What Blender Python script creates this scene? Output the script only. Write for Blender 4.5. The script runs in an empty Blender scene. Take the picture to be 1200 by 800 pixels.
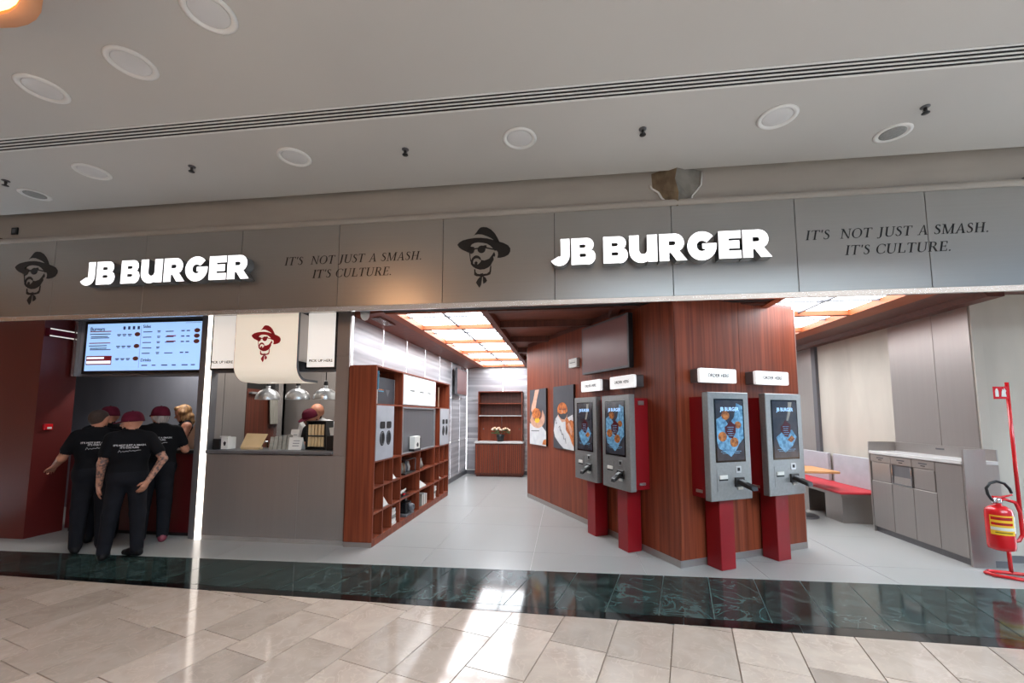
import bpy, bmesh, math, random
import numpy as np
from mathutils import Vector, Matrix
random.seed(7)
SC = bpy.context.scene
COL = SC.collection

# ---------------------------------------------------------------- camera
YAW, PITCH, ROLL = -0.12381, 0.08935, 0.00172
FPX, SHY, EYE = 493.67, 41.98, 1.60
def make_camera():
    cy, sy, cp, sp = math.cos(YAW), math.sin(YAW), math.cos(PITCH), math.sin(PITCH)
    f = Vector((sy*cp, cy*cp, sp)); r = Vector((cy, -sy, 0)); u = r.cross(f)
    cr, sr = math.cos(ROLL), math.sin(ROLL)
    r2 = r*cr + u*sr; u2 = u*cr - r*sr
    cam = bpy.data.cameras.new('camera'); o = bpy.data.objects.new('camera', cam); COL.objects.link(o)
    cam.sensor_width = 36; cam.lens = FPX/1200*36; cam.shift_y = SHY/1200
    cam.clip_start = .05
    m = Matrix((r2, u2, -f)).transposed().to_4x4(); m.translation = (0, 0, EYE)
    o.matrix_world = m; SC.camera = o
make_camera()

# ---------------------------------------------------------------- world, exposure
SKY_STRENGTH = 10.0
PANE_STRENGTH = 9.0
w = bpy.data.worlds.new('daylight'); SC.world = w; w.use_nodes = True
bg = w.node_tree.nodes['Background']; bg.inputs[0].default_value = (0.72, 0.87, 1.0, 1); bg.inputs[1].default_value = SKY_STRENGTH
SC.view_settings.view_transform = 'Standard'; SC.view_settings.look = 'None'
SC.view_settings.exposure = 0.45; SC.view_settings.gamma = 1.0; SC.view_settings.use_curve_mapping = False

# ---------------------------------------------------------------- materials
def S(r, g, b):
    f = lambda c: ((c/255)/12.92 if c/255 <= .04045 else ((c/255+.055)/1.055)**2.4)
    return (f(r), f(g), f(b), 1)
def mat(name, c1, c2=None, sc=(1, 1, 1), detail=4, rough=.5, metal=0, bump=0, emit=0, spec=.5, lo=.35, hi=.65, coat=0, rvar=0, ecol=None, dist=0, veins=None):
    m = bpy.data.materials.new(name); m.use_nodes = True
    nt = m.node_tree; b = nt.nodes['Principled BSDF']
    b.inputs['Base Color'].default_value = c1; b.inputs['Roughness'].default_value = rough
    b.inputs['Metallic'].default_value = metal; b.inputs['Specular IOR Level'].default_value = spec
    if coat: b.inputs['Coat Weight'].default_value = coat; b.inputs['Coat Roughness'].default_value = .08
    if emit:
        b.inputs['Emission Color'].default_value = ecol or c1; b.inputs['Emission Strength'].default_value = emit
    if c2 or bump or rvar:
        tc = nt.nodes.new('ShaderNodeTexCoord'); mp = nt.nodes.new('ShaderNodeMapping'); mp.inputs['Scale'].default_value = sc
        no = nt.nodes.new('ShaderNodeTexNoise'); no.inputs['Scale'].default_value = 1; no.inputs['Detail'].default_value = detail
        no.inputs['Distortion'].default_value = dist
        oi = nt.nodes.new('ShaderNodeObjectInfo'); ad = nt.nodes.new('ShaderNodeVectorMath'); ml = nt.nodes.new('ShaderNodeVectorMath')
        ml.operation = 'SCALE'; ml.inputs[0].default_value = (13.1, 7.7, 5.3); nt.links.new(oi.outputs['Random'], ml.inputs['Scale'])
        nt.links.new(tc.outputs['Object'], ad.inputs[0]); nt.links.new(ml.outputs[0], ad.inputs[1])
        nt.links.new(ad.outputs[0], mp.inputs[0]); nt.links.new(mp.outputs[0], no.inputs['Vector'])
        fac = no.outputs['Fac']
        if c2:
            rp = nt.nodes.new('ShaderNodeValToRGB'); rp.color_ramp.elements[0].position = lo; rp.color_ramp.elements[1].position = hi
            rp.color_ramp.elements[0].color = c1; rp.color_ramp.elements[1].color = c2
            nt.links.new(fac, rp.inputs[0]); colout = rp.outputs[0]
            if veins:
                vc, vs, vw = veins
                n2 = nt.nodes.new('ShaderNodeTexNoise'); n2.inputs['Scale'].default_value = vs; n2.inputs['Detail'].default_value = 6; n2.inputs['Distortion'].default_value = 1.2
                nt.links.new(ad.outputs[0], n2.inputs['Vector'])
                r2 = nt.nodes.new('ShaderNodeValToRGB'); e = r2.color_ramp.elements
                e[0].position = .5-vw; e[0].color = (0, 0, 0, 1); e[1].position = .5; e[1].color = (1, 1, 1, 1)
                e3 = e.new(.5+vw); e3.color = (0, 0, 0, 1)
                mx = nt.nodes.new('ShaderNodeMix'); mx.data_type = 'RGBA'
                nt.links.new(n2.outputs['Fac'], r2.inputs[0]); nt.links.new(r2.outputs[0], mx.inputs['Factor'])
                nt.links.new(colout, mx.inputs[6]); mx.inputs[7].default_value = vc; colout = mx.outputs[2]
            nt.links.new(colout, b.inputs['Base Color'])
        if rvar:
            mr = nt.nodes.new('ShaderNodeMapRange'); mr.inputs[3].default_value = rough-rvar; mr.inputs[4].default_value = rough+rvar
            nt.links.new(fac, mr.inputs[0]); nt.links.new(mr.outputs[0], b.inputs['Roughness'])
        if bump:
            bp = nt.nodes.new('ShaderNodeBump'); bp.inputs['Strength'].default_value = bump; bp.inputs['Distance'].default_value = .01
            nt.links.new(fac, bp.inputs['Height']); nt.links.new(bp.outputs[0], b.inputs['Normal'])
    return m
def tile_mat(name, cols, sc, rough, veins, coat=0):
    """stone tile: the ramp colour is shifted from piece to piece by object randomness"""
    m = mat(name, cols[0], cols[1], sc, 8, rough, veins=veins, lo=.3, hi=.7, coat=coat, dist=.6)
    nt = m.node_tree; b = nt.nodes['Principled BSDF']; oi = [n for n in nt.nodes if n.type == 'OBJECT_INFO'][0]
    l = [l for l in nt.links if l.to_socket == b.inputs['Base Color']][0]
    hs = nt.nodes.new('ShaderNodeHueSaturation'); mr = nt.nodes.new('ShaderNodeMapRange')
    mr.inputs[3].default_value = .80; mr.inputs[4].default_value = 1.12
    nt.links.new(oi.outputs['Random'], mr.inputs[0]); nt.links.new(mr.outputs[0], hs.inputs['Value'])
    src = l.from_socket; nt.links.remove(l); nt.links.new(src, hs.inputs['Color']); nt.links.new(hs.outputs[0], b.inputs['Base Color'])
    return m
MT = {}
MT['plaster'] = mat('plaster', S(196, 193, 188), S(190, 187, 183), (.4, .4, .4), rough=.65)
MT['band'] = mat('band_plaster', S(168, 162, 153), S(160, 154, 146), (1, 1, 4), rough=.6)
MT['white'] = mat('white_paint', S(225, 225, 222), rough=.45)
MT['black'] = mat('black_gap', S(14, 13, 14), rough=.7)
MT['blackplastic'] = mat('black_plastic', S(22, 22, 24), rough=.35)
MT['blackglass'] = mat('black_glass', S(10, 11, 13), rough=.12)
MT['fascia'] = mat('brushed_fascia', S(176, 174, 170), S(174, 172, 168), (1, 1, 90), rough=.33, metal=.9)
MT['lip'] = mat('polished_lip', S(222, 220, 219), rough=.24, metal=.9, c2=S(214, 212, 211), sc=(2, 2, 2))
MT['steel'] = mat('brushed_steel', S(168, 162, 158), S(166, 160, 156), (30, 30, .8), rough=.36, metal=.72)
MT['darksteel'] = mat('dark_steel', S(122, 122, 126), S(118, 118, 122), (40, 40, 1), rough=.4, metal=.6)
MT['kiosk'] = mat('kiosk_steel', S(150, 151, 150), S(143, 144, 143), (40, 40, 40), rough=.4, metal=.6)
MT['foil'] = mat('rippled_panel', S(204, 203, 206), S(164, 163, 168), (.35, .35, 12), detail=1, rough=.3, metal=.3, bump=.5, lo=.3, hi=.55)
MT['wood'] = mat('mahogany', S(140, 68, 42), S(106, 46, 27), (30, 30, .8), detail=6, rough=.44, spec=.35)
MT['woodd'] = mat('dark_mahogany', S(96, 48, 34), S(74, 36, 26), (30, 30, 1.0), detail=6, rough=.45)
MT['woodh'] = mat('mahogany_horizontal', S(126, 66, 46), S(100, 48, 33), (1.5, 30, 30), detail=5, rough=.45)
MT['woodframe'] = mat('ceiling_frame_wood', S(160, 84, 50), S(148, 76, 44), (3, 3, 3), rough=.5, spec=.3)
MT['oak'] = mat('oak_top', S(206, 150, 100), S(190, 132, 84), (2, 20, 20), rough=.4)
MT['redpaint'] = mat('red_paint', S(140, 16, 26), S(132, 14, 24), (3, 3, 3), rough=.35)
MT['redwall'] = mat('red_wall', S(92, 28, 24), S(84, 24, 21), (1.5, 1.5, .6), rough=.42)
MT['reddesk'] = mat('red_desk', S(76, 9, 14), S(68, 8, 12), (3, 3, 3), rough=.35)
MT['redseat'] = mat('red_seat', S(196, 52, 62), S(186, 46, 56), (6, 6, 6), rough=.5)
MT['fire'] = mat('fire_red', S(205, 22, 30), S(196, 18, 26), (4, 4, 4), rough=.25, coat=.3)
MT['concrete'] = mat('concrete_plaster', S(190, 184, 173), S(176, 170, 160), (2.2, 2.2, .7), detail=7, rough=.7, bump=.06, dist=.4)
MT['greywall'] = mat('grey_wall', S(130, 132, 140), S(120, 122, 130), (2, 2, .6), rough=.5)
MT['shopfloor'] = mat('shop_floor_tile', S(166, 165, 163), S(158, 157, 155), (1.2, .5, 1), detail=4, rough=.24, rvar=.05, lo=.2, hi=.8)
MT['grout'] = mat('grout', S(142, 122, 106), S(134, 115, 100), (8, 8, 8), rough=.6)
MT['palegrout'] = mat('shop_grout', S(178, 176, 173), S(170, 168, 165), (8, 8, 8), rough=.5)
MT['darkgrout'] = mat('pale_grout', S(120, 135, 130), S(105, 118, 114), (8, 8, 8), rough=.5)
MT['marble'] = tile_mat('beige_marble', (S(188, 171, 157), S(173, 155, 141)), (5, 5, 5), .08, (S(190, 171, 156), 7.0, .03))
MT['green'] = tile_mat('green_marble', (S(50, 66, 64), S(20, 32, 32)), (4, 11, 4), .085, (S(66, 84, 82), 3.4, .04))
MT['blackmarble'] = tile_mat('black_marble', (S(26, 30, 30), S(16, 19, 19)), (4, 4, 4), .075, (S(40, 46, 46), 4.0, .012))
MT['mallwall'] = mat('mall_wall', S(184, 138, 102), S(170, 126, 92), (.5, .5, .5), rough=.6)
MT['pane'] = mat('light_pane', S(240, 248, 252), S(236, 246, 251), (1, 1, 1), rough=.4, emit=PANE_STRENGTH, ecol=S(244, 250, 255))
MT['lit'] = mat('lit_acrylic', S(245, 245, 245), rough=.4, emit=.36, ecol=S(250, 250, 250), c2=S(243, 243, 243), sc=(1, 1, 1))
MT['litwarm'] = mat('lit_strip', S(250, 244, 236), rough=.4, emit=1.9, ecol=S(255, 244, 232), c2=S(248, 242, 234))
MT['litsign'] = mat('lit_letter', S(250, 250, 252), rough=.4, emit=1.0, ecol=S(252, 251, 255), c2=S(248, 248, 250))
MT['litbox'] = mat('lit_box', S(238, 234, 228), rough=.5, emit=.42, ecol=S(245, 238, 230), c2=S(236, 232, 226))
MT['led'] = mat('led_line', S(250, 250, 250), rough=.4, emit=3.0, ecol=S(250, 250, 255), c2=S(248, 248, 250))
MT['cream'] = mat('cream_sheet_glow', S(236, 226, 210), S(232, 221, 204), (1, 1, 1), rough=.5, emit=.34, ecol=S(240, 228, 210))  # emission brightens the hood sheet, which is no lamp
MT['lettergrey'] = mat('letter_return', S(120, 124, 128), S(112, 116, 120), (5, 5, 5), rough=.4, metal=.3)
MT['ink'] = mat('black_vinyl', S(20, 17, 17), S(15, 13, 13), (5, 5, 5), rough=.45)
MT['greyink'] = mat('grey_print', S(92, 92, 96), S(86, 86, 90), (5, 5, 5), rough=.5)
MT['redink'] = mat('red_vinyl', S(166, 12, 28), S(160, 10, 26), (5, 5, 5), rough=.45)
MT['whiteink'] = mat('white_print', S(214, 214, 216), S(206, 206, 208), (5, 5, 5), rough=.5)
MT['menu'] = mat('menu_screen', S(150, 195, 245), S(150, 195, 245), (1, 1, 1), rough=.2, emit=.62, ecol=S(170, 210, 255))
MT['menuink'] = mat('menu_text', S(50, 66, 110), S(46, 60, 100), (5, 5, 5), rough=.4, emit=.18, ecol=S(60, 80, 130))
MT['menured'] = mat('menu_red', S(140, 30, 40), S(130, 26, 36), (5, 5, 5), rough=.4, emit=.22, ecol=S(150, 40, 46))
MT['menubrown'] = mat('menu_brown', S(96, 50, 44), S(86, 40, 36), (9, 9, 9), rough=.4, emit=.2, ecol=S(110, 60, 50))
MT['menuwhite'] = mat('menu_white', S(235, 240, 255), S(230, 236, 250), (5, 5, 5), rough=.4, emit=.9, ecol=S(225, 238, 255))
MT['scrdark'] = mat('screen_dark', S(40, 42, 50), S(60, 58, 62), (9, 9, 9), rough=.15, emit=.15, ecol=S(60, 62, 72))
MT['scrblue'] = mat('screen_blue', S(112, 160, 192), S(58, 92, 122), (26, 26, 26), rough=.15, emit=.14, ecol=S(120, 185, 230))
MT['scrmaroon'] = mat('screen_maroon', S(74, 22, 28), S(66, 18, 24), (9, 9, 9), rough=.15, emit=.1, ecol=S(90, 30, 36))
MT['scrorange'] = mat('screen_burger', S(190, 120, 60), S(90, 52, 34), (28, 28, 28), rough=.15, emit=.15, ecol=S(150, 95, 55))
MT['tvscreen'] = mat('tv_screen', S(100, 66, 64), S(94, 62, 60), (2, 2, 2), rough=.3, emit=.07, ecol=S(160, 110, 105))  # pinkish tint and faint glow imitate a dim reflection in the screen
MT['skin'] = mat('skin', S(178, 122, 96), S(164, 108, 84), (12, 12, 12), rough=.55)
MT['tattoo'] = mat('tattooed_skin', S(168, 118, 96), S(84, 66, 62), (30, 30, 30), rough=.55, lo=.45, hi=.6)
MT['shirt'] = mat('black_tshirt', S(17, 17, 20), S(13, 13, 16), (8, 8, 8), spec=.12, rough=.85, bump=.12)
MT['trousers'] = mat('charcoal_trousers', S(27, 27, 32), S(22, 22, 26), (9, 9, 9), spec=.12, rough=.85, bump=.12)
MT['shoe'] = mat('black_shoe', S(16, 15, 16), S(24, 22, 22), (9, 9, 9), spec=.12, rough=.5)
MT['pinkshoe'] = mat('pink_sole_shoe', S(120, 40, 56), S(96, 30, 44), (9, 9, 9), rough=.5)
MT['maroon'] = mat('maroon_cap', S(84, 20, 38), S(74, 16, 32), (9, 9, 9), spec=.12, rough=.75, bump=.05)
MT['hairdark'] = mat('short_brown_hair', S(54, 38, 30), S(42, 30, 24), (60, 60, 60), rough=.8)
MT['hairgrey'] = mat('grey_hair', S(160, 150, 146), S(128, 118, 114), (60, 60, 12), rough=.7, bump=.3)
MT['hairblond'] = mat('blond_hair', S(176, 134, 86), S(120, 84, 50), (40, 40, 9), rough=.6, bump=.4)
MT['whiteshirt'] = mat('white_apron', S(206, 206, 206), S(196, 196, 196), (8, 8, 8), rough=.8)
MT['paper'] = mat('white_paper', S(222, 220, 214), S(214, 212, 206), (6, 6, 6), rough=.7)
MT['greypaper'] = mat('grey_paper', S(150, 148, 140), S(132, 130, 122), (6, 40, 6), rough=.7)
MT['kraft'] = mat('kraft_paper', S(206, 178, 136), S(196, 168, 126), (6, 6, 6), rough=.75)
MT['tinted'] = bpy.data.materials.new('tinted_glass'); MT['tinted'].use_nodes = True
_nt = MT['tinted'].node_tree; _tr = _nt.nodes.new('ShaderNodeBsdfTransparent'); _tr.inputs[0].default_value = (.17, .205, .235, 1)  # tint chosen to dim the sky reflected in the steel fascia
_nt.links.new(_tr.outputs[0], _nt.nodes['Material Output'].inputs['Surface'])
MT['tan'] = mat('tan_board', S(150, 116, 92), S(140, 106, 84), (6, 6, 6), rough=.6)
MT['yellow'] = mat('yellow_print', S(236, 190, 40), S(228, 180, 34), (6, 6, 6), rough=.4)
MT['darkgrey'] = mat('dark_grey_card', S(62, 64, 70), S(54, 56, 62), (4, 4, 4), rough=.6)
MT['posterdark'] = mat('poster_dark', S(74, 74, 80), S(66, 66, 72), (3, 3, 3), rough=.55)
MT['posterorange'] = mat('poster_orange', S(216, 126, 58), S(150, 72, 30), (16, 16, 16), rough=.5)
MT['postertan'] = mat('poster_skin', S(214, 168, 144), S(196, 146, 120), (14, 14, 14), rough=.5)
MT['posterwhite'] = mat('poster_white', S(216, 216, 216), S(200, 200, 204), (8, 8, 8), rough=.5)
MT['alu'] = mat('pendant_aluminium', S(190, 192, 194), S(180, 182, 184), (30, 30, 30), rough=.3, metal=.8)
MT['chrome'] = mat('chrome', S(205, 205, 208), rough=.15, metal=1, c2=S(200, 200, 203))
MT['speakergrille'] = mat('speaker_grille', S(150, 150, 148), S(138, 138, 136), (60, 60, 60), rough=.7)
MT['warmglow'] = mat('warm_lamp', S(255, 190, 130), S(255, 196, 140), (2, 2, 2), rough=.5, emit=3.5, ecol=S(255, 180, 112))
MT['warmrim'] = mat('lamp_rim', S(206, 150, 110), S(196, 140, 100), (3, 3, 3), rough=.5, emit=.10, ecol=S(230, 150, 100))
MT['damage'] = mat('exposed_concrete', S(136, 120, 96), S(100, 84, 66), (9, 9, 5), detail=8, rough=.85, bump=.5)
MT['damage2'] = mat('grey_exposed_concrete', S(132, 128, 120), S(112, 108, 100), (8, 8, 8), detail=8, rough=.85, bump=.4)
MT['foliage'] = mat('flower_leaf', S(70, 90, 50), S(50, 70, 36), (9, 9, 9), rough=.6)
MT['blossom'] = mat('flower_petal', S(230, 170, 120), S(236, 226, 214), (30, 30, 30), rough=.6)
MT['blue'] = mat('blue_cover', S(70, 150, 180), S(60, 130, 160), (6, 6, 6), rough=.5)
MT['worktop'] = mat('pale_worktop', S(206, 204, 202), S(196, 194, 192), (6, 6, 6), rough=.25)
MT['benchgrey'] = mat('bench_grey', S(176, 178, 184), S(168, 170, 176), (6, 6, 6), rough=.45)

# ---------------------------------------------------------------- mesh helpers
class M:
    def __init__(s): s.v = []; s.f = []; s.mi = []; s.sm = []
    def add(s, vs, fs, m=0, smooth=False):
        o = len(s.v); s.v += [tuple(map(float, v)) for v in vs]
        for f in fs: s.f.append([i+o for i in f]); s.mi.append(m); s.sm.append(smooth)
        return s
    def box(s, x0, x1, y0, y1, z0, z1, m=0):
        return s.add([(x0, y0, z0), (x1, y0, z0), (x1, y1, z0), (x0, y1, z0), (x0, y0, z1), (x1, y0, z1), (x1, y1, z1), (x0, y1, z1)],
                     [(0, 3, 2, 1), (4, 5, 6, 7), (0, 1, 5, 4), (1, 2, 6, 5), (2, 3, 7, 6), (3, 0, 4, 7)], m)
    def prism(s, poly, a, b, ax='y', m=0, capm=None):
        n = len(poly)
        def P(p, t): return (p[0], t, p[1]) if ax == 'y' else ((p[0], p[1], t) if ax == 'z' else (t, p[0], p[1]))
        vs = [P(p, a) for p in poly]+[P(p, b) for p in poly]
        s.add(vs, [(i, (i+1) % n, n+(i+1) % n, n+i) for i in range(n)], m)
        o = len(s.v)-2*n
        for f in ([o+i for i in range(n)][::-1], [o+n+i for i in range(n)]):
            s.f.append(f); s.mi.append(m if capm is None else capm); s.sm.append(False)
        return s
    def ring(s, loops, m=0, smooth=True, cap0=True, cap1=True, closed=False):
        n = len(loops[0]); vs = [p for l in loops for p in l]; fs = []
        for k in range(len(loops)-1+(1 if closed else 0)):
            k2 = (k+1) % len(loops)
            fs += [(k*n+i, k*n+(i+1) % n, k2*n+(i+1) % n, k2*n+i) for i in range(n)]
        s.add(vs, fs, m, smooth); o = len(s.v)-len(vs)
        if not closed:
            if cap0: s.f.append([o+i for i in range(n)][::-1]); s.mi.append(m); s.sm.append(False)
            if cap1: s.f.append([o+(len(loops)-1)*n+i for i in range(n)]); s.mi.append(m); s.sm.append(False)
        return s
    def tube(s, path, r, n=8, m=0, closed=False):
        P = [Vector(p) for p in path]; loops = []; N = None
        rr = r if isinstance(r, (list, tuple)) else [r]*len(P)
        for i, p in enumerate(P):
            if closed: t = (P[(i+1) % len(P)]-P[i-1])
            else: t = (P[min(i+1, len(P)-1)]-P[max(i-1, 0)])
            t.normalize()
            if N is None: N = t.orthogonal().normalized()
            N = (N-t*N.dot(t)); N = N.normalized() if N.length > 1e-6 else t.orthogonal().normalized()
            B = t.cross(N)
            loops.append([p+N*math.cos(2*math.pi*k/n)*rr[i]+B*math.sin(2*math.pi*k/n)*rr[i] for k in range(n)])
        return s.ring(loops, m, True, closed=closed)
    def lathe(s, prof, c=(0, 0, 0), n=24, m=0, smooth=True, caps=True):
        loops = [[(c[0]+r*math.cos(2*math.pi*k/n), c[1]+r*math.sin(2*math.pi*k/n), c[2]+z) for k in range(n)] for r, z in prof]
        return s.ring(loops, m, smooth, caps, caps)
    def build(s, name, mats, parent=None, bevel=0, recalc=True):
        me = bpy.data.meshes.new(name); me.from_pydata(s.v, [], s.f)
        mats = mats if isinstance(mats, (list, tuple)) else [mats]
        for q in mats: me.materials.append(MT[q] if isinstance(q, str) else q)
        me.polygons.foreach_set('material_index', s.mi); me.polygons.foreach_set('use_smooth', s.sm)
        if recalc or bevel:
            bm = bmesh.new(); bm.from_mesh(me)
            if recalc: bmesh.ops.recalc_face_normals(bm, faces=bm.faces)
            if bevel: bmesh.ops.bevel(bm, geom=list(bm.edges), offset=bevel, segments=1, affect='EDGES', clamp_overlap=True)
            bm.to_mesh(me); bm.free()
        return link(name, me, parent)
def link(name, me, parent=None):
    o = bpy.data.objects.new(name, me); COL.objects.link(o)
    if parent: o.parent = parent
    return o
def box(name, mats, x0, x1, y0, y1, z0, z1, parent=None, bevel=0): return M().box(x0, x1, y0, y1, z0, z1).build(name, mats, parent, bevel)
def tag(o, label, cat, group=None, kind=None):
    o['label'] = label; o['category'] = cat
    if group: o['group'] = group
    if kind: o['kind'] = kind
    return o
def struct(o, label, cat): return tag(o, label, cat, kind='structure')
def thing(name, label, cat, loc=(0, 0, 0), rz=0, group=None, kind=None):
    o = bpy.data.objects.new(name, None); COL.objects.link(o); o.empty_display_size = .1
    o.location = loc; o.rotation_euler = (0, 0, rz); return tag(o, label, cat, group, kind)
def copy_tree(o, parent=None):
    c = o.copy(); COL.objects.link(c); c.parent = parent
    for ch in o.children: copy_tree(ch, c)
    return c
def children_by(o, name): return [c for c in o.children if c.name.split('.')[0] == name]
def arc(cx, cy, r, a0, a1, n=8, ry=None):
    ry = ry or r
    return [(cx+r*math.cos(math.radians(a0+(a1-a0)*i/n)), cy+ry*math.sin(math.radians(a0+(a1-a0)*i/n))) for i in range(n+1)]
def rrect(x0, x1, z0, z1, r, n=4):
    return arc(x1-r, z1-r, r, 0, 90, n)+arc(x0+r, z1-r, r, 90, 180, n)+arc(x0+r, z0+r, r, 180, 270, n)+arc(x1-r, z0+r, r, 270, 360, n)
def clip(poly, a, b, c):
    """keep a*x+b*y<=c"""
    out = []
    for i in range(len(poly)):
        p, q = poly[i], poly[(i+1) % len(poly)]; dp, dq = a*p[0]+b*p[1]-c, a*q[0]+b*q[1]-c
        if dp <= 0: out.append(p)
        if dp*dq < 0: t = dp/(dp-dq); out.append((p[0]+(q[0]-p[0])*t, p[1]+(q[1]-p[1])*t))
    return out
def area(poly): return abs(sum(poly[i][0]*poly[(i+1) % len(poly)][1]-poly[(i+1) % len(poly)][0]*poly[i][1] for i in range(len(poly))))/2
def outline_mesh(splines, depth):
    """filled outlines with holes (even-odd), returned as vertex and face lists; extruded from z=0 to z=depth"""
    cu = bpy.data.curves.new('tmp', 'CURVE'); cu.dimensions = '2D'; cu.fill_mode = 'BOTH'; cu.extrude = depth/2
    for sp in splines:
        s = cu.splines.new('POLY'); s.points.add(len(sp)-1); s.use_cyclic_u = True
        for p, q in zip(s.points, sp): p.co = (q[0], q[1], 0, 1)
    return curve_to(cu, depth)
def curve_to(cu, depth):
    o = bpy.data.objects.new('tmp', cu); COL.objects.link(o)
    me = bpy.data.meshes.new_from_object(o, depsgraph=bpy.context.evaluated_depsgraph_get())
    v = [(p.co.x, p.co.y, p.co.z+depth/2) for p in me.vertices]; f = [list(p.vertices) for p in me.polygons]
    nz = [abs(p.normal.z) > .9 for p in me.polygons]
    bpy.data.objects.remove(o); bpy.data.curves.remove(cu); bpy.data.meshes.remove(me)
    return v, f, nz
_tx = {}
def text_geo(body, size, depth=.002, align='CENTER'):
    k = (body, size, depth, align)
    if k not in _tx:
        cu = bpy.data.curves.new('tmp', 'FONT'); cu.body = body; cu.size = size; cu.extrude = depth/2; cu.align_x = align; cu.align_y = 'CENTER'; cu.resolution_u = 3; cu.offset = size*.018
        _tx[k] = curve_to(cu, depth)
    return _tx[k]
def wall_text(m, body, size, x, z, y, depth=.002, mi=0, align='CENTER', sx=1):
    """lettering standing in the xz plane, facing -y, its back at y"""
    v, f, nz = text_geo(body, size, depth, align)
    m.add([(x+p[0]*sx, y-p[2], z+p[1]) for p in v], f, mi); return m

# ================================================================ THE SETTING
# ---- floors
MALL_E = lambda x: 3.554-.0263*x          # edge mall tiles / dark border
BORD_E = lambda x: 3.675-.020*x           # edge dark border / green slabs
SHOP_E = lambda x: 4.515+.0262*x          # edge green slabs / shop floor
fl = struct(M().prism([(-12, -9.5), (12, -9.5), (12, MALL_E(12)), (-12, MALL_E(-12))], -.12, -.008, 'z').build('floor_mall', 'grout'), 'polished beige marble floor of the mall walkway', 'floor')
th = math.radians(15.6); d = (math.sin(th), math.cos(th)); pr = (math.cos(th), -math.sin(th))
TW, TL, G = .405, .62, .004
k = 0
for i in range(-26, 22):
    off = random.random()*TL
    for j in range(-12, 14):
        a, b = i*TW+.245, j*TL+off
        q = []
        for da, db in ((G, G), (TW-G, G), (TW-G, TL-G), (G, TL-G)):
            s_, t_ = a+da, b+db
            q.append((pr[0]*s_+d[0]*t_, pr[1]*s_+d[1]*t_))
        q = clip(q, .0263, 1, 3.554-.003); q = clip(q, 0, -1, -1.75) if len(q) > 2 else q
        q = clip(q, 1, 0, 5.2) if len(q) > 2 else q; q = clip(q, -1, 0, 7.6) if len(q) > 2 else q
        if len(q) < 3 or area(q) < .002: continue
        xs = sum(p[0] for p in q)/len(q); ys = sum(p[1] for p in q)/len(q)
        if ys < 2.35 and abs(xs) > 0 and (xs < -1.35*ys*1.5 or xs > 1.2*ys*1.2): continue
        dz = random.uniform(-.0006, .0006)
        o = M().prism([(p[0]-xs, p[1]-ys) for p in q], -.008, dz, 'z').build('tile', 'marble', fl); o.location = (xs, ys, 0)
M().prism([(-12, -9.5), (12, -9.5), (12, 1.72), (-12, 1.72)], -.008, -.001, 'z').build('floor_field', 'marble', fl)

fg = struct(M().prism([(-9.5, MALL_E(-9.5)), (9, MALL_E(9)), (9, SHOP_E(9)), (-9.5, SHOP_E(-9.5))], -.12, -.006, 'z').build('floor_threshold', 'darkgrout'), 'dark green marble threshold band in front of the shop', 'floor')
def skew_slabs(e0, e1, w, x_at, name, mt, g=.004):
    n0 = int(-9.5/w)-1
    for i in range(n0, int(7/w)+2):
        x0 = x_at+i*w
        q = []
        for x, e in ((x0+g, e0), (x0+w-g, e0), (x0+w-g, e1), (x0+g, e1)):
            y = e(x); q.append((x+(y-4.5)*.262, e(x+(y-4.5)*.262)+(g if e is e0 else -g)))
        xs = sum(p[0] for p in q)/4; ys = sum(p[1] for p in q)/4
        if xs < -8.2 or xs > 7.5: continue
        o = M().prism([(p[0]-xs, p[1]-ys) for p in q], -.006, random.uniform(-.0004, .0006), 'z').build(name, mt, fg); o.location = (xs, ys, 0)
skew_slabs(BORD_E, SHOP_E, .425, .535, 'slab', 'green')
skew_slabs(MALL_E, BORD_E, .85, .3, 'border_slab', 'blackmarble', .002)

fs = struct(M().prism([(-9.5, SHOP_E(-9.5)), (9, SHOP_E(9)), (9, 12), (-9.5, 12)], -.12, -.004, 'z').build('floor', 'palegrout'), 'pale grey tiled floor inside the burger shop', 'floor')
T2 = 1.18
for i in range(-7, 7):
    for j in range(-1, 7):
        x0, y0 = -1.55+i*T2, 5.09+(j)*T2
        q = [(x0+.0025, y0+.0025), (x0+T2-.0025, y0+.0025), (x0+T2-.0025, y0+T2-.0025), (x0+.0025, y0+T2-.0025)]
        q = clip(q, .0262, -1, -4.515); q = clip(q, 0, 1, 11.9) if len(q) > 2 else q; q = clip(q, -1, 0, 9.2) if len(q) > 2 else q; q = clip(q, 1, 0, 6.8) if len(q) > 2 else q
        if len(q) < 3 or area(q) < .01: continue
        xs = sum(p[0] for p in q)/len(q); ys = sum(p[1] for p in q)/len(q)
        o = M().prism([(p[0]-xs, p[1]-ys) for p in q], -.004, random.uniform(-.0003, .0003), 'z').build('tile', 'shopfloor', fs); o.location = (xs, ys, 0)

# ---- mall ceiling with its slot diffuser
CZ = 4.316
struct(M().box(-12, 12, 1.0, 3.285, CZ, CZ+.15).box(-12, 12, 3.475, 4.65, CZ, CZ+.15).box(-12, 12, 3.285, 3.475, CZ+.10, CZ+.15).box(-12, 12, 1.0, 4.84, 4.48, 4.52).build('ceiling', 'plaster'), 'smooth grey-white mall ceiling above the shopfront', 'ceiling')  # topmost slab is unseen, added to block sky light leaking onto the band
df = thing('slot_diffuser', 'long white linear air diffuser with four dark slots across the ceiling', 'air diffuser', (0, 3.38, CZ))
box('backing', 'black', -12, 12, -.095, .095, .003, .03, df)
for i in range(5):
    y = -.093+i*.0415; box('blade', 'white', -12, 12, y, y+(.02 if i in (0, 4) else .016), -.003, .001, df)

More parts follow.
